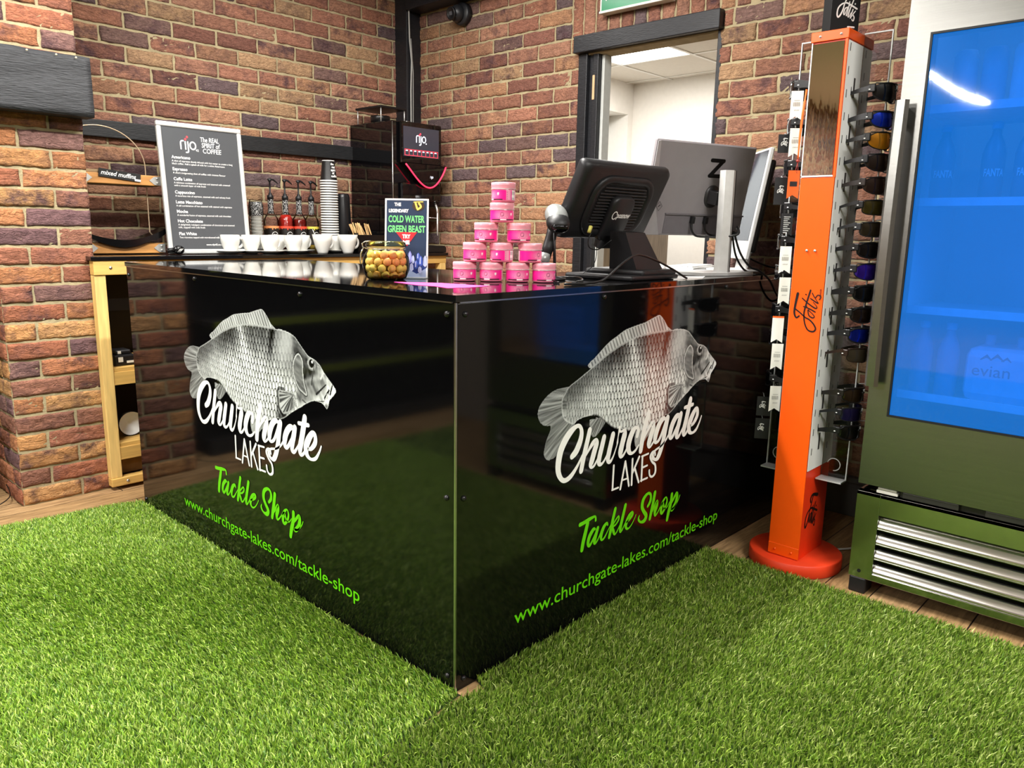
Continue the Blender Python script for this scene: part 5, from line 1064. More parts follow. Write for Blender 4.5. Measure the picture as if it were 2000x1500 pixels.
# ---- keyboard and mouse
t = thing('keyboard', 'white keyboard lying on the counter behind the monitor column', 'keyboard', (1.72,.39,CT), rz=.25)
q = MB(); q.box((-.17,-.06,.0005),(.17,.06,.015),bev=.004); q.build('keyboard_case', SOFTW, t)
for r_i in range(5):
    q = MB()
    for k in range(14): q.box((-.16+k*.023,-.052+r_i*.0215,.015),(-.141+k*.023,-.034+r_i*.0215,.020),bev=.001)
    q.build('key_row', WP, t)
t = thing('computer_mouse', 'white computer mouse on the counter left of the keyboard', 'mouse', (1.42,.36,CT), rz=.3)
q = MB(); q.sphere((0,0,.004),.05,n=20,sc=(1.15,.62,.62)); q.v = [(x,y,max(z,.0005)) for x,y,z in q.v]; q.build('mouse_shell', SOFTW, t)
# ------------------------------------------------------------------ rotating sunglasses stand
stand = thing('sunglasses_stand', 'tall orange and white sunglasses display stand on a round red base', 'display stand', (1.43, -.28, 0))
SO = Vector((1.43,-.28,0)); S_ = lambda p: tuple(Vector(p)-SO)
X0, X1, Y0, Y1 = 1.322, 1.535, -.335, -.225
ORG = mat('orange_enamel','f0560a',rough=.35,var=.02,spec=.4); RED = mat('red_orange_base','e6401c',rough=.5,var=.12,vscale=6); WHP = mat('white_slot_panel','dcdcd8',rough=.45,var=.02)
q = MB(); q.lathe([(.0001,0),(.156,0),(.160,.004),(.160,.044),(.156,.048),(.0001,.048)], n=64); q.build('round_base', RED, stand)
q = MB(); q.box(S_((X0+.003,Y0+.002,.048)),S_((X1,Y1-.002,1.79)),bev=.001); q.build('column_core', mat('column_red','ef3a12',rough=.4,var=.03), stand)
q = MB(); q.box(S_((X0,Y0,.052)),S_((X0+.003,Y1,1.352)),bev=.0008); q.build('front_panel', ORG, stand)
q = MB(); q.box(S_((X0-.0015,Y0,.052)),S_((X0+.003,Y1,.092)),bev=.001); q.build('foot_plate', ORG, stand)
q = MB(); q.box(S_((X0-.003,Y0-.004,1.765)),S_((X1+.002,Y1+.004,1.795)),bev=.002); q.box(S_((X0-.001,Y0-.0015,1.352)),S_((X0+.01,Y0+.006,1.765))); q.build('top_band', ORG, stand)
for (y, z) in ((-.25,.072),(-.31,.072),(-.295,1.12),(-.268,1.12),(-.25,1.78),(-.315,1.78)):
    q = MB(); q.lathe([(.0001,-.004),(.003,-.003),(.0045,0)], S_((X0-.003,y,z)), n=12, axis='x', cap=False); q.build('rivet', STEEL if z > 1 else ORG, stand)
MIR = bpy.data.materials.new('mirror'); MIR.use_nodes = True; b_ = MIR.node_tree.nodes['Principled BSDF']; b_.inputs['Metallic'].default_value = 1; b_.inputs['Roughness'].default_value = .03; b_.inputs['Base Color'].default_value = (.8,.82,.84,1)
_n = MIR.node_tree.nodes.new('ShaderNodeTexNoise'); _n.inputs['Scale'].default_value = 6; _b = MIR.node_tree.nodes.new('ShaderNodeBump'); _b.inputs['Strength'].default_value = .05; _b.inputs['Distance'].default_value = .004
MIR.node_tree.links.new(_n.outputs[0], _b.inputs['Height']); MIR.node_tree.links.new(_b.outputs[0], b_.inputs['Normal'])
q = MB(); q.box(S_((X0-.001,Y0+.008,1.358)),S_((X0+.0025,Y1-.002,1.760)),bev=.0008); q.build('mirror', MIR, stand)
q = MB(); q.box(S_((X0-.0018,Y0+.006,1.354)),S_((X0+.002,Y1,1.358))); q.box(S_((X0-.0018,Y1-.003,1.354)),S_((X0+.002,Y1,1.764))); q.build('mirror_edge', MATS['clear_edge'], stand)
for sgn, yy in ((-1, Y0), (1, Y1)):
    WH_ = lin('f2f2ee'); DK_ = lin('2c2c2c'); q = MB(); q.box(S_((X0+.006,yy,.375)),S_((X1-.002,yy+sgn*.0025,1.762)),color=WH_)
    for k in range(20):
        z = .43+k*.0685
        for x in (X0+.020, X0+.155): q.box(S_((x,yy+sgn*.0020,z)),S_((x+.005,yy+sgn*.0028,z+.024)),color=DK_)
    for k in range(9): q.box(S_((X0+.075,yy+sgn*.0020,.44+k*.145)),S_((X0+.088,yy+sgn*.0028,.50+k*.145)),color=DK_)
    q.build('slot_panel', mat_attr('slotted_white_panel',rough=.45), stand, attr=True)
ACR = glass('stand_acrylic','ffffff',thin=.95); ACE = mat('acrylic_edge','eef2f2',rough=.15,trans=.4,var=.02)
XP = 1.452
for sgn, yy in ((-1, Y0), (1, Y1)):
    q = MB(); q.box(S_((XP-.002,yy+sgn*.003,.335)),S_((XP+.002,yy+sgn*.088,1.80))); ap = q.build('acrylic_rail', ACR, stand)
    q = MB(); q.box(S_((XP-.0035,yy+sgn*.087,.335)),S_((XP+.0035,yy+sgn*.0905,1.80))); q.box(S_((XP-.003,yy+sgn*.003,1.797)),S_((XP+.003,yy+sgn*.09,1.801))); q.box(S_((XP-.05,yy+sgn*.003,.333)),S_((XP+.003,yy+sgn*.09,.338)))
    q.tube([S_((XP-.005,yy+sgn*(.045+.022*math.sin(g)),.385-.022*math.cos(g))) for g in [i*.35 for i in range(14)]],.0018,n=5); q.build('acrylic_edges', ACE, ap)
# Fortis lettering (brush script), u right, v up, in units of the logo height
_F = [[(600,260,45),(575,190,45),(620,130,50),(700,120,55),(905,172,75)],[(690,150,38),(640,300,34),(590,430,34),(560,560,38),(500,690,42),(440,745,42),(405,680,42),(420,540,38),(500,440,36),(600,398,36),(700,402,40),(960,515,45)],
 [(690,490,26),(620,530,32),(590,640,36),(612,680,26),(655,600,24),(690,500,24)],[(735,360,30),(712,520,32),(672,695,34)],[(700,520,22),(735,450,26),(765,430,26)],[(845,310,30),(775,500,34),(722,690,36),(745,725,24),(800,620,18)],
 [(850,535,30),(805,690,34),(792,755,26),(830,700,20),(905,590,20)],[(900,395,34),(898,405,34)],[(925,570,26),(862,655,28),(900,720,30),(888,805,28),(852,800,24),(842,770,22)]]
def fortis(q, B, u0, v0, H, w=0.0, ax=1.0):
    k = H/640; q.strokes([[(u0+(x-400)*k*ax, v0-(y-110)*k, ww*k) for x, y, ww in s] for s in _F], B, w, sub=4)
INK = mat('logo_ink','171010',rough=.4)
q = MB(); Bf = basis(S_((X0-.0012,0,0)),(0,0,1),(0,1,0),(-1,0,0))   # reads upwards on the orange front
fortis(q, lambda u, v, c=0: Vector(S_((X0-.0012-c, -.243+v, .855+u))), 0, 0, .078, ax=2.0); q.text('EYEWEAR', lambda u, v, c=0: Vector(S_((X0-.0012-c, -.3285+v, .965+u))), 0, 0, .0075, bold=.02); q.build('front_logo', INK, stand)['label'] = 'black script logo reading upwards'
q = MB(); fortis(q, lambda u, v, c=0: Vector(S_((X0+.035+u, Y0+.0008-c, .275+v))), 0, 0, .115); q.build('side_logo', INK, stand)
tp = MB(); Mt2 = Matrix.Translation(S_((1.408,-.278,1.785))) @ Matrix.Rotation(-.62,4,'Z'); tp.box((-.050,-.015,0),(.050,.03,.17),M=Mt2,bev=.001); tpo = tp.build('topper', mat('topper_black','050506',rough=.6,spec=.3), stand)
q = MB(); fortis(q, lambda u, v, c=0: Mt2 @ Vector((-.030+u, -.0153-c, .138+v)), 0, 0, .078); q.strokes([[(.012,.034,.005),(.034,.034,.005)]], lambda u, v, c=0: Mt2 @ Vector((u,-.0153-c,v)), sub=1); q.build('topper_logo', MATS['poster_white'], tpo)

# ---- sunglasses: rim, lenses, temples; front faces away from the panel
def lens_outline(cx, hw, hh, ex, n=24):
    return [(cx+hw*math.copysign(abs(math.cos(2*PI*i/n))**ex, math.cos(2*PI*i/n)), hh*math.copysign(abs(math.sin(2*PI*i/n))**ex, math.sin(2*PI*i/n))*(1-.12*(math.cos(2*PI*i/n)*math.copysign(1,cx)))) for i in range(n)]
WR = .052
def wrapy(x): return WR*(abs(x)/.07)**1.8
def make_glasses(label, framec, lensc, style, lens_metal, tagc=None):
    t = thing('sunglasses', label, 'sunglasses', group='sunglasses on the display stand')
    fm = mat('frame_'+framec, framec, rough=.3, spec=.5); lm = mat('lens_'+lensc, lensc, rough=.05, metal=lens_metal, coat=.6, var=.02)
    hw, hh, ex, bar, th = {'wrap': (.031,.025,.75,.0042,.018), 'square': (.030,.0235,.5,.0026,.010), 'shield': (.0325,.027,.85,.003,.014), 'vent': (.030,.026,.8,.005,.024)}[style]
    q = MB()
    for cx in (-.034, .034):
        out = lens_outline(cx, hw, hh, ex); q.tube([(x, wrapy(x), z) for x, z in out], bar*.62, n=6, closed=True)
    q.tube([(-.008, wrapy(.01)-.001, .006), (0, -.002, .008), (.008, wrapy(.01)-.001, .006)], bar, n=6)
    q.tube([(x, wrapy(x)-.0005, hh*.93) for x in np.linspace(-.062,.062,15)], bar*.7, n=6)
    for s in (-1, 1): q.box((s*.060-.004, wrapy(.062)-.004, -.002), (s*.060+.010*s+.002*s, wrapy(.07)+.010, hh*.85), bev=.003)
    q.build('frame', fm, t)
    for s in (-1, 1):
        q = MB(); out = lens_outline(s*.034, hw, hh, ex); n = len(out); vs = []; 
        for f_ in (1, .75, .5, .25): vs += [(s*.034+(x-s*.034)*f_, wrapy(s*.034+(x-s*.034)*f_)-.003*(1-f_*f_), z*f_) for x, z in out]
        vs.append((s*.034, wrapy(.034)-.003, 0)); fs = [(j*n+i, j*n+(i+1)%n, (j+1)*n+(i+1)%n, (j+1)*n+i) for j in range(3) for i in range(n)]+[(3*n+i, 3*n+(i+1)%n, 4*n) for i in range(n)]
        q.add(vs, fs, True); q.build('lens', lm, t)
    for s in (-1, 1):
        q = MB(); N = 10; yv = [wrapy(.068)+.004+(.112-wrapy(.068)-.004)*i/(N-1) for i in range(N)]; vs = []; fs = []
        for i, y in enumerate(yv):
            f_ = i/(N-1); h = th*.5*(1-f_*.45)+.0012; zc = .010-.010*f_**1.4 + (hh*.25 if style == 'square' else 0)*(1-f_); x = s*(.0715+.0015*math.sin(PI*f_))
            vs += [(x-.0016,y,zc-h),(x+.0016,y,zc-h),(x+.0016,y,zc+h),(x-.0016,y,zc+h)]
        for i in range(N-1):
            for k in range(4): fs.append((i*4+k, i*4+(k+1)%4, i*4+4+(k+1)%4, i*4+4+k))
        fs += [(0,1,2,3)[::-1], tuple(4*(N-1)+k for k in range(4))]; q.add(vs, fs); dz = -1 if style == 'square' else 1
        q.tube([(s*.0715,.109,.0),(s*.0715,.112,.008*dz),(s*.0715,.1125,.020*dz)],[.0024,.002,.0016],n=6); tm = q.build('temple', fm, t)
        q = MB(); q.box((s*.0733-.0004,.052,.005),(s*.0733+.0004,.057,.0078)); q.build('temple_logo', MATS['poster_white'], tm)
    return t
GN = .112
RIGHT = [(1.611,'161618','0c0c10','shield',.3,'black wrap sunglasses with black lenses, highest on the white side of the stand'),
 (1.529,'18191d','1240e0','wrap',.85,'sunglasses with bright blue mirror lenses, second from the top on the white side'),
 (1.465,'1b1c1c','f0a018','shield',.6,'sunglasses with amber mirror lenses, just under the upper blue pair'),
 (1.399,'1a1c20','2a1c14','shield',.3,'dark brown lens sunglasses directly below the amber pair'),
 (1.328,'2a2220','35221a','shield',.3,'brown framed sunglasses with brown lenses, fifth down the white side'),
 (1.260,'1c1c1e','4a4012','square',.3,'sunglasses with olive lenses, sixth down the white side'),
 (1.191,'2a2c30','3a3020','square',.3,'grey framed sunglasses with grey-brown square lenses, seventh down the white side'),
 (1.125,'161618','181210','wrap',.3,'black wrap sunglasses with near-black lenses, just above the purple pair'),
 (1.056,'222226','4a26c0','shield',.7,'sunglasses with purple mirror lenses halfway down the white side'),
 (.985,'161617','0b0b0c','vent',.2,'black sunglasses with wide vented temples below the purple pair'),
 (.914,'19191a','241710','wrap',.3,'dark brown wrap sunglasses directly above the lower blue pair'),
 (.847,'1d1e22','1230c8','wrap',.85,'sunglasses with deep blue mirror lenses, lower of the two blue pairs'),
 (.781,'2c1c16','4a4030','square',.3,'brown framed sunglasses with smoky square lenses, last above the empty slots'),
 (.645,'1c1816','3a2a18','wrap',.35,'brown lens wrap sunglasses, first below the empty slots'),
 (.579,'1c1c22','2c2458','square',.6,'sunglasses with dark violet lenses, second from the bottom on the white side'),
 (.515,'141415','14140e','wrap',.3,'black wrap sunglasses, lowest on the white side of the stand')]
PEG = MB(); PEG.cyl((XP-.004-SO.x,0,.0),(XP-.004-SO.x,0,.001),.001)
for z, fc, lc, st, mt, lb in RIGHT:
    g = make_glasses(lb, fc, lc, st, mt); g.location = (XP, Y0-.0025-GN, z); tip_z = 0
    q = MB(); y1 = Y0-.09; y2 = Y0-GN-.004
    q.tube([S_((XP,y1,z-.004)),S_((XP,y2+.006,z-.006)),S_((XP+.0,y2,z+.004)),S_((XP,y2-.002,z+.02))],.0022,n=6); q.tube([S_((XP+.03,y1+.002,z+.03)),S_((XP+.05,y1-.03,z+.032)),S_((XP+.052,y1-.034,z+.008))],.0018,n=5); q.build('acrylic_peg', ACE, stand)
# price tags hanging below some of them, drawn as swing tags with a swallow-tail foot
TG = mat('tag_white','efeee6',rough=.6,var=.02); TGO = mat('tag_orange','f2641c',rough=.5); TGB = mat('tag_black','17171a',rough=.5)
def swing_tag(parent, loc, rz, kind='white', h=.082, w=.034):
    q = MB(); q.prism([(-w/2,0),(w/2,0),(w/2,-h),(0,-h+.012),(-w/2,-h)], basis((0,0,0),(1,0,0),(0,0,1),(0,-1,0)), .0007)
    o = q.build('price_tag', {'white':TG,'orange':TGO,'black':TGB,'blank':TG}[kind], parent, loc=loc, rot=(0,0,rz)); Bq = basis((0,-.0011,0),(1,0,0),(0,0,1),(0,-1,0))
    q = MB()
    if kind == 'white':
        for k in range(9): q.strokes([[(-.011+k*.0027,-.036,.0008+.0008*(k%2)),(-.011+k*.0027,-.048,.0008+.0008*(k%2))]], Bq, sub=1)
        q.strokes([[(-.006+k*.0042,-.062,.0016),(-.0045+k*.0042,-.0595,.0016)] for k in range(4)], Bq, sub=1); q.strokes([[(-.008,-.030,.0014),(.009,-.030,.0014)]], Bq, sub=1); q.build('barcode_print', mat('grey_print','8d8d88',rough=.6), o)
    elif kind == 'orange':
        q.box((-.012,-.0016,-.052),(.012,-.0008,-.036)); q.build('tag_print', TGB, o)
    elif kind == 'black':
        for k in range(9): q.strokes([[(-.009,-.012-k*.0065,.0016),(.011-.004*(k%3),-.012-k*.0065,.0016)]], Bq, sub=1)
        q.build('tag_print', MATS['poster_white'], o)
    return o
# pairs hanging on the far side (front faces +Y), mostly hidden behind the column
LEFT = [(1.648,'151517','0d0d10','vent','white','black sunglasses with a long white price tag, highest on the far side of the stand'),
 (1.53,'16171b','23252c','wrap','white','dark wrap sunglasses with a white price tag, second from the top on the far side'),
 (1.395,'1a1a1c','101014','wrap','orange','sunglasses with an orange tag, just below the mirror foot on the far side'),
 (1.255,'19191b','101012','shield','black','sunglasses with a black printed tag below the orange tagged pair'),
 (1.145,'161617','0e0e10','wrap','white','sunglasses with a white tag level with the rivets, far side of the stand'),
 (1.04,'151516','0e0e10','wrap','white','sunglasses with a white tag level with the black script logo, far side of the stand'),
 (.905,'151516','0f0f11','wrap','blank','sunglasses with a plain orange edged tag on the far side of the stand'),
 (.81,'171718','0e0e10','wrap','white','sunglasses with a white tag directly below the plain tag, far side'),
 (.66,'171718','0e0e10','wrap','white','lowest tagged sunglasses on the far side of the stand')]
for k, (z, fc, lc, st, tg, lb) in enumerate(LEFT):
    g = make_glasses(lb, fc, lc, st, .3); g.location = (XP, Y1+.0025+GN, z); g.rotation_euler = (0,0,PI)
    swing_tag(g, (.085, .060+.006*(k%3), -.014), PI+math.radians(-62+6*(k%3)), tg, h=.092 if tg != 'black' else .075, w=.038)
    if tg in ('blank',): 
        q = MB(); q.box((-.019,-.0012,-.006),(.019,.0,0)); q.build('tag_edge', TGO, g, loc=(.085,.060,-.013), rot=(0,0,PI+math.radians(-62)))
# black printed sleeve cards hanging at the outer edge of the far side
cards = [(1.50,1.44,'black printed card hanging behind the upper white price tag'),(1.36,1.27,'tall black printed card left of the orange swing tag'),(.60,.53,'black printed card left of the lowest white price tag'),(.52,.445,'lowest black printed card, at the foot of the far side')]
for z1, z0, lb in cards:
    t = thing('display_card', lb, 'display card', (1.375, Y1+.085, z0), rz=math.radians(-58), group='black printed display cards')
    q = MB(); q.box((-.024,-.0008,0),(.024,.0008,z1-z0)); q.build('card', TGB, t)
    q = MB(); fortis(q, lambda u, v, c=0: Vector((-.014+u,-.0011-c,(z1-z0)*.5+.018+v)), 0, 0, .024); q.build('card_logo', MATS['poster_white'], t)
    q = MB(); q.tube([(.0,0,z1-z0-.004),(.0,.03,z1-z0+.006),(.0,.06,z1-z0+.004)],.0012,n=5); q.build('hanging_loop', ACE, t)
# orange lanyard hanging beside the mirror
t = thing('orange_lanyard', 'orange cord lanyard hanging down the far edge of the mirror', 'lanyard', (1.335, -.213, 1.63))
q = MB(); q.tube([(0,0,0),(.002,.004,-.06),(.004,.008,-.13),(.002,.009,-.19),(0,.008,-.215)],.0026,n=6); q.tube([(.004,.0,0),(.008,.010,-.07),(.008,.013,-.14),(.004,.010,-.21)],.0024,n=6); q.build('cord', mat('orange_cord','ff6a1e',rough=.6), t)
q = MB(); q.sphere((.001,.008,-.222),.006,n=10); q.tube([(0,.008,-.228),(-.003,.011,-.25),(0,.008,-.262),(.003,.006,-.25),(0,.008,-.228)],.0009,n=5); q.build('swivel_clip', mat('dull_red_clip','9a3026',rough=.4), t)

# ------------------------------------------------------------------ security camera, exit sign
t = thing('security_camera', 'round black security camera dome high on the door wall', 'security camera', (XW-.012, 2.165, 2.385))
q = MB(); q.lathe([(.062,0),(.062,-.03),(.057,-.036),(.0001,-.036)], (0,0,0), n=32, axis='x'); q.build('base_ring', mat('camera_black','1d1e21',rough=.4), t)
q = MB(); q.sphere((-.045,.012,.0),.048,n=24); q.build('camera_ball', MATS['camera_black'], t)
dv_ = Vector((-.75,.05,-.12)).normalized(); M3 = dv_.to_track_quat('Z','Y').to_matrix().to_4x4(); M3.translation = Vector((-.045,.012,0))+dv_*.040
q = MB(); q.lathe([(.036,.0),(.036,.012),(.030,.014),(.028,.010),(.0001,.010)],n=24,M=M3); q.build('lens_ring', DARKP, t)
q = MB(); q.box((-.012,-.010,.0105),(.012,.010,.0125),M=M3); q.build('lens_window', mat('lens_grey','4a4c50',rough=.15), t)
t = thing('exit_sign', 'green emergency exit sign box above the doorway, cut by the frame edge', 'exit sign', (XW-.035, .955, 2.222))
q = MB(); q.box((-.03,-.2,-.008),(.022,.2,.004),bev=.003); q.box((-.02,-.2,.004),(.022,-.188,.17)); q.box((-.02,.188,.004),(.022,.2,.17)); q.box((-.03,-.2,.17),(.022,.2,.19),bev=.003); q.build('sign_housing', mat('housing_white','d9d8d0',rough=.4), t)
q = MB(); q.box((-.026,-.188,.004),(-.014,.188,.17)); q.build('green_face', mat('exit_green','0d7a4f',rough=.25,emit='0f7a50',es=.12), t)
q = MB(); Bx = basis((-.0265,.16,.05),(0,-1,0),(0,0,1),(-1,0,0))
q.strokes([[(.21,.01,.012),(.21,.085,.012)],[(.21,.010,.012),(.19,.035,.012)],[(.21,.010,.012),(.23,.035,.012)]],Bx,sub=1); q.lathe([(.0001,0),(.009,0)],n=12,M=Matrix.Translation(Bx(.085,.095,.0001)) @ Matrix.Rotation(PI/2,4,'Y'),cap=False)
q.strokes([[(.08,.08,.016),(.07,.05,.016)],[(.07,.05,.01),(.085,.03,.01),(.08,.005,.01)],[(.07,.05,.01),(.05,.035,.01),(.03,.03,.01)],[(.08,.078,.008),(.10,.06,.008)],[(.08,.078,.008),(.055,.068,.008)]],Bx,.0002,sub=1)
q.strokes([[(.0,.0,.008),(.0,.11,.008),(.05,.11,.008)]],Bx,sub=1); q.build('running_figure', MATS['housing_white'], t)
# ------------------------------------------------------------------ drinks fridge
FX, FYL, FYR, FZ = 1.33, -.505, -1.215, 2.0
fr = thing('drinks_fridge', 'tall stainless steel glass-door drinks fridge with glowing blue window', 'fridge', (1.68, -.86, 0)); FO = Vector((1.68,-.86,0)); F_ = lambda *p: tuple(Vector(p)-FO)
BST = mat('brushed_steel','8c8c89',rough=.27,metal=1,var=.05,vscale=4,stretch=(1,1,60),bump=.03,bscale=60)
BSH = mat('polished_steel','d2d2ce',rough=.16,metal=1,var=.04); RUB = mat('black_rubber','0e0e10',rough=.5)
q = MB()
q.box(F_(FX+.065,FYL,.36),F_(2.02,FYL-.02,FZ)); q.box(F_(FX+.065,FYR+.02,.36),F_(2.02,FYR,FZ)); q.box(F_(1.98,FYL-.02,.36),F_(2.02,FYR+.02,FZ)); q.box(F_(FX+.065,FYL,FZ-.03),F_(2.02,FYR,FZ)); q.box(F_(FX+.065,FYL,.36),F_(2.02,FYR,.40)); q.build('cabinet_shell', BST, fr)
q = MB(); q.box(F_(FX+.07,FYL-.021,.41),F_(1.975,FYL-.03,FZ-.035)); q.box(F_(FX+.07,FYR+.03,.41),F_(1.975,FYR+.021,FZ-.035)); q.box(F_(1.965,FYL-.03,.41),F_(1.975,FYR+.03,FZ-.035)); q.box(F_(FX+.07,FYL-.03,.402),F_(1.975,FYR+.03,.412)); q.build('liner', mat('fridge_liner','e8eef4',rough=.5,var=.01), fr)
WYL, WYR, WZ0, WZ1 = -.574, -1.145, .617, 1.742
dr = None
q = MB()
for a, b in (((FX,FYL,.378),(FX+.055,WYL,FZ)),((FX,WYR,.378),(FX+.055,FYR,FZ)),((FX,WYL,.378),(FX+.055,WYR,WZ0)),((FX,WYL,WZ1),(FX+.055,WYR,FZ))): q.box(F_(*a),F_(*b))
dr = q.build('door', BST, fr)
q = MB()
for a, b in (((FX-.002,WYL+.006,WZ0-.006),(FX+.02,WYL,WZ1+.006)),((FX-.002,WYR,WZ0-.006),(FX+.02,WYR-.006,WZ1+.006)),((FX-.002,WYL,WZ0-.006),(FX+.02,WYR,WZ0)),((FX-.002,WYL,WZ1),(FX+.02,WYR,WZ1+.006))): q.box(F_(*a),F_(*b))
q.build('window_gasket', RUB, dr)
PANE = bpy.data.materials.new('blue_display_glass'); PANE.use_nodes = True; nt = PANE.node_tree; nt.nodes.clear(); L = nt.links.new
o_ = nt.nodes.new('ShaderNodeOutputMaterial'); em = nt.nodes.new('ShaderNodeEmission'); em.inputs[0].default_value = (*lin('1c80e6'), 1); em.inputs[1].default_value = .66
tr = nt.nodes.new('ShaderNodeBsdfTransparent'); tr.inputs[0].default_value = (.09,.22,.46,1); ad = nt.nodes.new('ShaderNodeAddShader'); L(em.outputs[0], ad.inputs[0]); L(tr.outputs[0], ad.inputs[1])
gl = nt.nodes.new('ShaderNodeBsdfGlossy'); gl.inputs['Roughness'].default_value = .03; fn = nt.nodes.new('ShaderNodeFresnel'); fn.inputs[0].default_value = 1.5
nz = nt.nodes.new('ShaderNodeTexNoise'); nz.inputs['Scale'].default_value = 2.5; bp = nt.nodes.new('ShaderNodeBump'); bp.inputs['Strength'].default_value = .08; bp.inputs['Distance'].default_value = .01; L(nz.outputs[0], bp.inputs['Height']); L(bp.outputs[0], gl.inputs['Normal'])
mx = nt.nodes.new('ShaderNodeMixShader'); L(fn.outputs[0], mx.inputs[0]); L(ad.outputs[0], mx.inputs[1]); L(gl.outputs[0], mx.inputs[2]); L(mx.outputs[0], o_.inputs[0])
q = MB(); q.add([F_(FX+.004,WYL,WZ0),F_(FX+.004,WYR,WZ0),F_(FX+.004,WYR,WZ1),F_(FX+.004,WYL,WZ1)],[(3,2,1,0)]); q.build('window_glass', PANE, dr)['label'] = 'glowing blue glass window'
q = MB(); P = []
hz = [(1.575,.0),(1.56,.0),(1.50,-.004),(1.3,-.016),(1.135,-.02),(.95,-.016),(.77,-.004),(.71,.0)]
for k in range(25):
    z = 1.562-(1.562-.708)*k/24; bow = -.038-.012*math.sin(PI*k/24); P.append((z, bow))
vs = []; fs = []
for z, b in P: vs += [F_(FX+b,-.503,z),F_(FX+b-.012,-.512,z),F_(FX+b-.012,-.534,z),F_(FX+b,-.543,z)]
for k in range(24):
    for j in range(4): fs.append((k*4+j,k*4+(j+1)%4,k*4+4+(j+1)%4,k*4+4+j))
fs += [(0,1,2,3),(96,97,98,99)[::-1]]; q.add(vs,fs); q.box(F_(FX,-.512,1.50),F_(FX-.04,-.53,1.545)); q.box(F_(FX,-.512,.725),F_(FX-.04,-.53,.77)); q.build('door_handle', BST, dr)
# lower compressor box with rolled louvres
q = MB(); GX = FX+.0
for a, b in (((GX,FYL,.055),(GX+.03,-.578,.352)),((GX,-1.145,.055),(GX+.03,FYR,.352)),((GX,-.578,.282),(GX+.03,-1.145,.352)),((GX,-.578,.055),(GX+.03,-1.145,.078)),((GX,FYL,.34),(2.02,FYR,.352)),((GX+.03,FYL,.055),(2.02,FYL-.01,.34)),((GX+.03,FYR+.01,.055),(2.02,FYR,.34))): q.box(F_(*a),F_(*b),bev=.0008)
lb_ = q.build('lower_case', BSH, fr)
q = MB(); q.box(F_(GX+.05,-.52,.06),F_(GX+.06,-1.2,.33)); q.build('grille_backing', RUB, lb_)
for k in range(4):
    zc = .262-k*.052; q = MB(); sec = [(GX+dx_, zc+dz_) for dx_, dz_ in ((.046,.014),(.036,.013),(.027,.010),(.019,.005),(.013,-.001),(.009,-.008),(.006,-.014),(.004,-.019),(.003,-.023),(.003,-.026))]
    vs = [F_(x,-.579,z) for x,z in sec]+[F_(x,-1.144,z) for x,z in sec]; n=10; q.add(vs,[(i,n+i,n+i+1,i+1) for i in range(n-1)],True); q.box(F_(GX+.0,-.579,zc-.0285),F_(GX+.004,-1.144,zc-.026)); q.build('louvre', BSH, lb_)
q = MB(); q.lathe([(.0001,-.0006),(.006,-.0006)], F_(GX,-.537,.078), n=16, axis='x', cap=False); q.build('lock_hole', RUB, lb_)
q = MB(); q.box(F_(GX+.01,-.56,.354),F_(GX+.045,-.625,.364),bev=.002); q.box(F_(GX+.015,-.562,.364),F_(GX+.04,-.62,.372),bev=.003); q.build('hinge_block', mat('ivory_plastic','e4e2d6',rough=.4), fr)
q = MB(); q.box(F_(GX+.02,-.63,.353),F_(GX+.05,-1.19,.372)); q.box(F_(GX+.004,-.64,.356),F_(GX+.02,-.80,.376),bev=.002); q.box(F_(GX+.004,-.87,.356),F_(GX+.02,-1.18,.376),bev=.002); q.build('bottom_seal', mat('dark_seal','33322f',rough=.35,metal=.3), fr)
for y in (-.535, -1.185):
    for x in (GX+.03, 1.95):
        q = MB(); q.box(F_(x-.03,y-.027,.0),F_(x+.04,y+.027,.055),bev=.005); q.build('foot', DARKP, fr)
wire = mat('shelf_wire','dfe8f2',rough=.4)
SHZ = [1.545, 1.275, .947, .676]
for z in SHZ:
    q = MB(); q.box(F_(FX+.075,FYL-.032,z-.012),F_(FX+.085,FYR+.032,z+.012)); q.box(F_(FX+.085,FYL-.032,z-.004),F_(FX+.5,FYR+.032,z-.001))
    q.build('shelf', wire, fr)
q = MB(); q.box(F_(FX+.09,FYL-.04,FZ-.05),F_(FX+.12,FYR+.04,FZ-.04)); q.build('strip_light', mat('fridge_led','ffffff',emit='e8f2ff',es=9), fr)
# drinks on the shelves
def drink(name, label, cat, x, y, z, prof, color, text=None, group=None, ts=.03, capc=None):
    t = thing(name, label, cat, (x,y,z), rz=-1.2, group=group)
    q = MB(); q.lathe(prof, n=24); q.build('can_body' if name == 'drink_can' else 'bottle_body', mat('drink_'+color, color, rough=.3, var=.05), t)
    rmax = max(p[0] for p in prof)
    if text:
        q = MB(); Bc = lambda a, b, c=0: (math.sin(a/rmax)*(rmax+.0008), -math.cos(a/rmax)*(rmax+.0008), b); q.text(text, Bc, 0, .075, ts, width=rmax*1.75, align='CENTER', bold=.03); q.build('label_text', MATS['poster_white'], t)
    if capc:
        q = MB(); h = prof[-1][1]; q.lathe([(.014,h-.004),(.015,h),(.015,h+.016),(.0001,h+.018)],n=18); q.build('bottle_cap', mat('cap_'+capc,capc,rough=.4), t)
    return t
can = [(.024,0),(.031,.008),(.033,.015),(.033,.15),(.027,.163),(.027,.166),(.0001,.164)]
for k, (y, c) in enumerate(((-.635,'c8d0d8'),(-.712,'a8b4c4'),(-.79,'d8dde4'),(-.868,'b0bccb'))):
    drink('drink_can', ['leftmost tall pale can on the top fridge shelf','second tall can from the left, top fridge shelf','third tall can from the left, top fridge shelf','fourth tall can from the left, top fridge shelf'][k], 'drink can', FX+.14, y, SHZ[0]+.0, can, c, group='cans on the top fridge shelf')
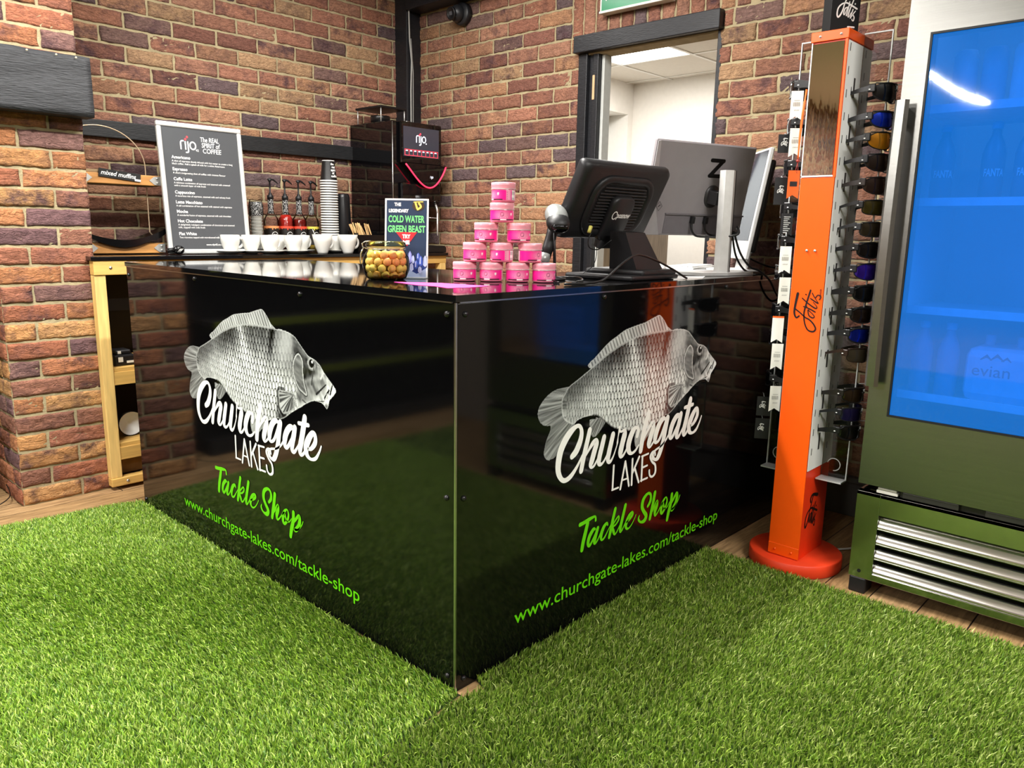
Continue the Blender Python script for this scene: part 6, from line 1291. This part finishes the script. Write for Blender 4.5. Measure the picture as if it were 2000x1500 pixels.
bot = [(.026,0),(.031,.006),(.0315,.06),(.029,.075),(.0315,.09),(.0315,.14),(.024,.17),(.013,.195),(.012,.215)]
for k, y in enumerate((-.60,-.735,-.82)):
    drink('drink_bottle', ['leftmost orangeade bottle on the second fridge shelf','middle orangeade bottle on the second fridge shelf','orangeade bottle by the frame edge, second fridge shelf'][k], 'drink bottle', FX+.16, y, SHZ[1]+.0, bot, '5a6a80', 'FANTA', 'bottles on the second fridge shelf', capc='8fa8c8')
for k, y in enumerate((-.61,-.685)):
    drink('drink_bottle', ['water bottle at the left of the bottom fridge shelf','water bottle beside the shrink-wrapped pack, bottom fridge shelf'][k], 'drink bottle', FX+.15, y, SHZ[3]+.0, bot, '7f98b8', None, 'water bottles on the bottom fridge shelf', capc='c8d8ec')
t = thing('water_pack', 'shrink-wrapped pack of water bottles on the bottom fridge shelf', 'water pack', (FX+.20,-.87,SHZ[3]))
q = MB(); q.box((-.10,-.13,0),(.10,.13,.17),bev=.03); q.build('shrink_wrap', mat('wrap_blue','c4d6ec',rough=.3), t)
q = MB(); Be = basis((-.1008,.105,.085),(0,-1,0),(0,0,1),(-1,0,0)); q.text('evian', Be, 0, 0, .05, width=.10, bold=.0)
q.strokes([[(.02,.05,.004),(.035,.062,.010),(.048,.05,.003)],[(.045,.05,.003),(.062,.066,.010),(.08,.05,.003)],[(.075,.05,.003),(.088,.06,.008),(.098,.05,.003)]],Be,sub=1); q.build('pack_lettering', mat('pack_ink','31527e',rough=.4), t)
for k in range(3):
    q = MB(); q.cyl((0,-.085+k*.085,.165),(0,-.085+k*.085,.20),.014,n=14); q.build('bottle_cap', MATS['cap_c8d8ec'], t)

# ------------------------------------------------------------------ remaining fixtures
q = MB(); q.box((XW-.035,-.6,.0),(XW-.012,-.02,.165),bev=.003); q.box((XW-.05,-.6,.150),(XW-.012,-.02,.172),bev=.002); tag(q.build('baseboard_right', mat('grey_skirting','55524e',rough=.5)), kind='structure')
cable('floor_cable', [(1.60,-.33,.006),(1.70,-.40,.006),(1.80,-.38,.006),(1.95,-.46,.006)], .004, mat('white_cable','c8c8c2',rough=.4), 'white cable lying on the floor between the stand base and fridge')
cable('floor_cable', [(-.62,2.18,.005),(-.50,2.26,.008),(-.40,2.32,.03),(-.375,2.45,.05)], .0022, CB, 'thin black wire on the floor at the left corner of the pillar')
# rough black beam fixed across the pillar
q = MB(); n = 34; vs = []; fs = []; cs = []
X_L, X_R, Y_F, Y_B = -.75, .004, 2.145, 2.238
for i in range(n+1):
    x = X_L+(X_R-X_L)*i/n
    for j in range(13):
        z = 1.584+(1.812-1.584)*j/12; w = noise.noise(Vector((x*3.5,z*22,1)))*.006+noise.noise(Vector((x*12,z*60,4)))*.0025; 
        if j == 12: z += noise.noise(Vector((x*9,0,7)))*.006; w -= .004
        if j == 0: w -= .003
        vs.append((x, Y_F-w, z))
for i in range(n):
    for j in range(12): a = i*13+j; fs.append((a, a+13, a+14, a+1))
k = len(vs)
for i in (0, n):
    for j in range(13): x, y, z = vs[i*13+j]; vs.append((x, Y_B, z))
fs.append(tuple(list(range(k+13, k+26))+[n*13+j for j in range(12,-1,-1)])); fs.append(tuple(list(range(13))+[k+j for j in range(12,-1,-1)]))
fs.append(tuple([i*13+12 for i in range(n+1)]+[k+25,k+12])); fs.append(tuple([k,k+13]+[i*13 for i in range(n,-1,-1)])); fs.append((k,k+12,k+25,k+13))
q.add(vs, fs, True); bm_ = q.build('trim_4', mat('charred_beam','2a2b2e',rough=.55,bump=.9,bscale=26,stretch=(1,1,9),var=.35,vscale=20)); bm_['kind'] = 'structure'
for p_ in bm_.data.polygons: p_.use_smooth = len(p_.vertices) == 4 and p_.index < n*12
q = MB()
for x in (-.12,-.05,-.22): q.sphere((x,2.137,1.803),.004,n=8)
q.build('nail_heads', mat('cream_chip','d9cfa8',rough=.6), bm_)

# lamp housings (above the lights set at the top)
for i, (x, y, lx, ly, w) in enumerate(LAMPS):
    q = MB(); q.box((x-lx/2-.02, y-ly/2-.02, ZC-.062), (x+lx/2+.02, y+ly/2+.02, ZC), bev=.006)
    tag(q.build('ceiling_lamp', WHT), ['white ceiling batten lamp above the staff side of the counter','white ceiling batten lamp left of the counter','white ceiling batten lamp behind the viewpoint','white ceiling batten lamp in front of the fridge','white ceiling batten lamp over the coffee bar','white ceiling batten lamp far down the shop by the brick wall','white ceiling batten lamp in the middle of the shop'][i], 'ceiling lamp')
# shelving along the far brick wall, mirrored in the counter's left panel
t = thing('shop_shelving', 'dark shop shelving with yellow-green price strips beyond the pillar', 'shelving', (-1.62, 2.4, 0))
q = MB(); q.box((-1.1,.0,0),(1.1,.25,.08)); q.box((-1.1,.22,.08),(1.1,.25,1.5)); q.build('shelving_frame', MATS['dark_board'], t)
for k in range(4):
    z = .42+k*.28; q = MB(); q.box((-1.1,-.12,z-.02),(1.1,.22,z)); sh_ = q.build('shelf', MATS['dark_board'], t)
    q = MB(); q.box((-1.1,-.128,z-.032),(1.1,-.121,z+.006)); q.build('price_strip', mat('price_strip','5d6616',rough=.5), sh_)
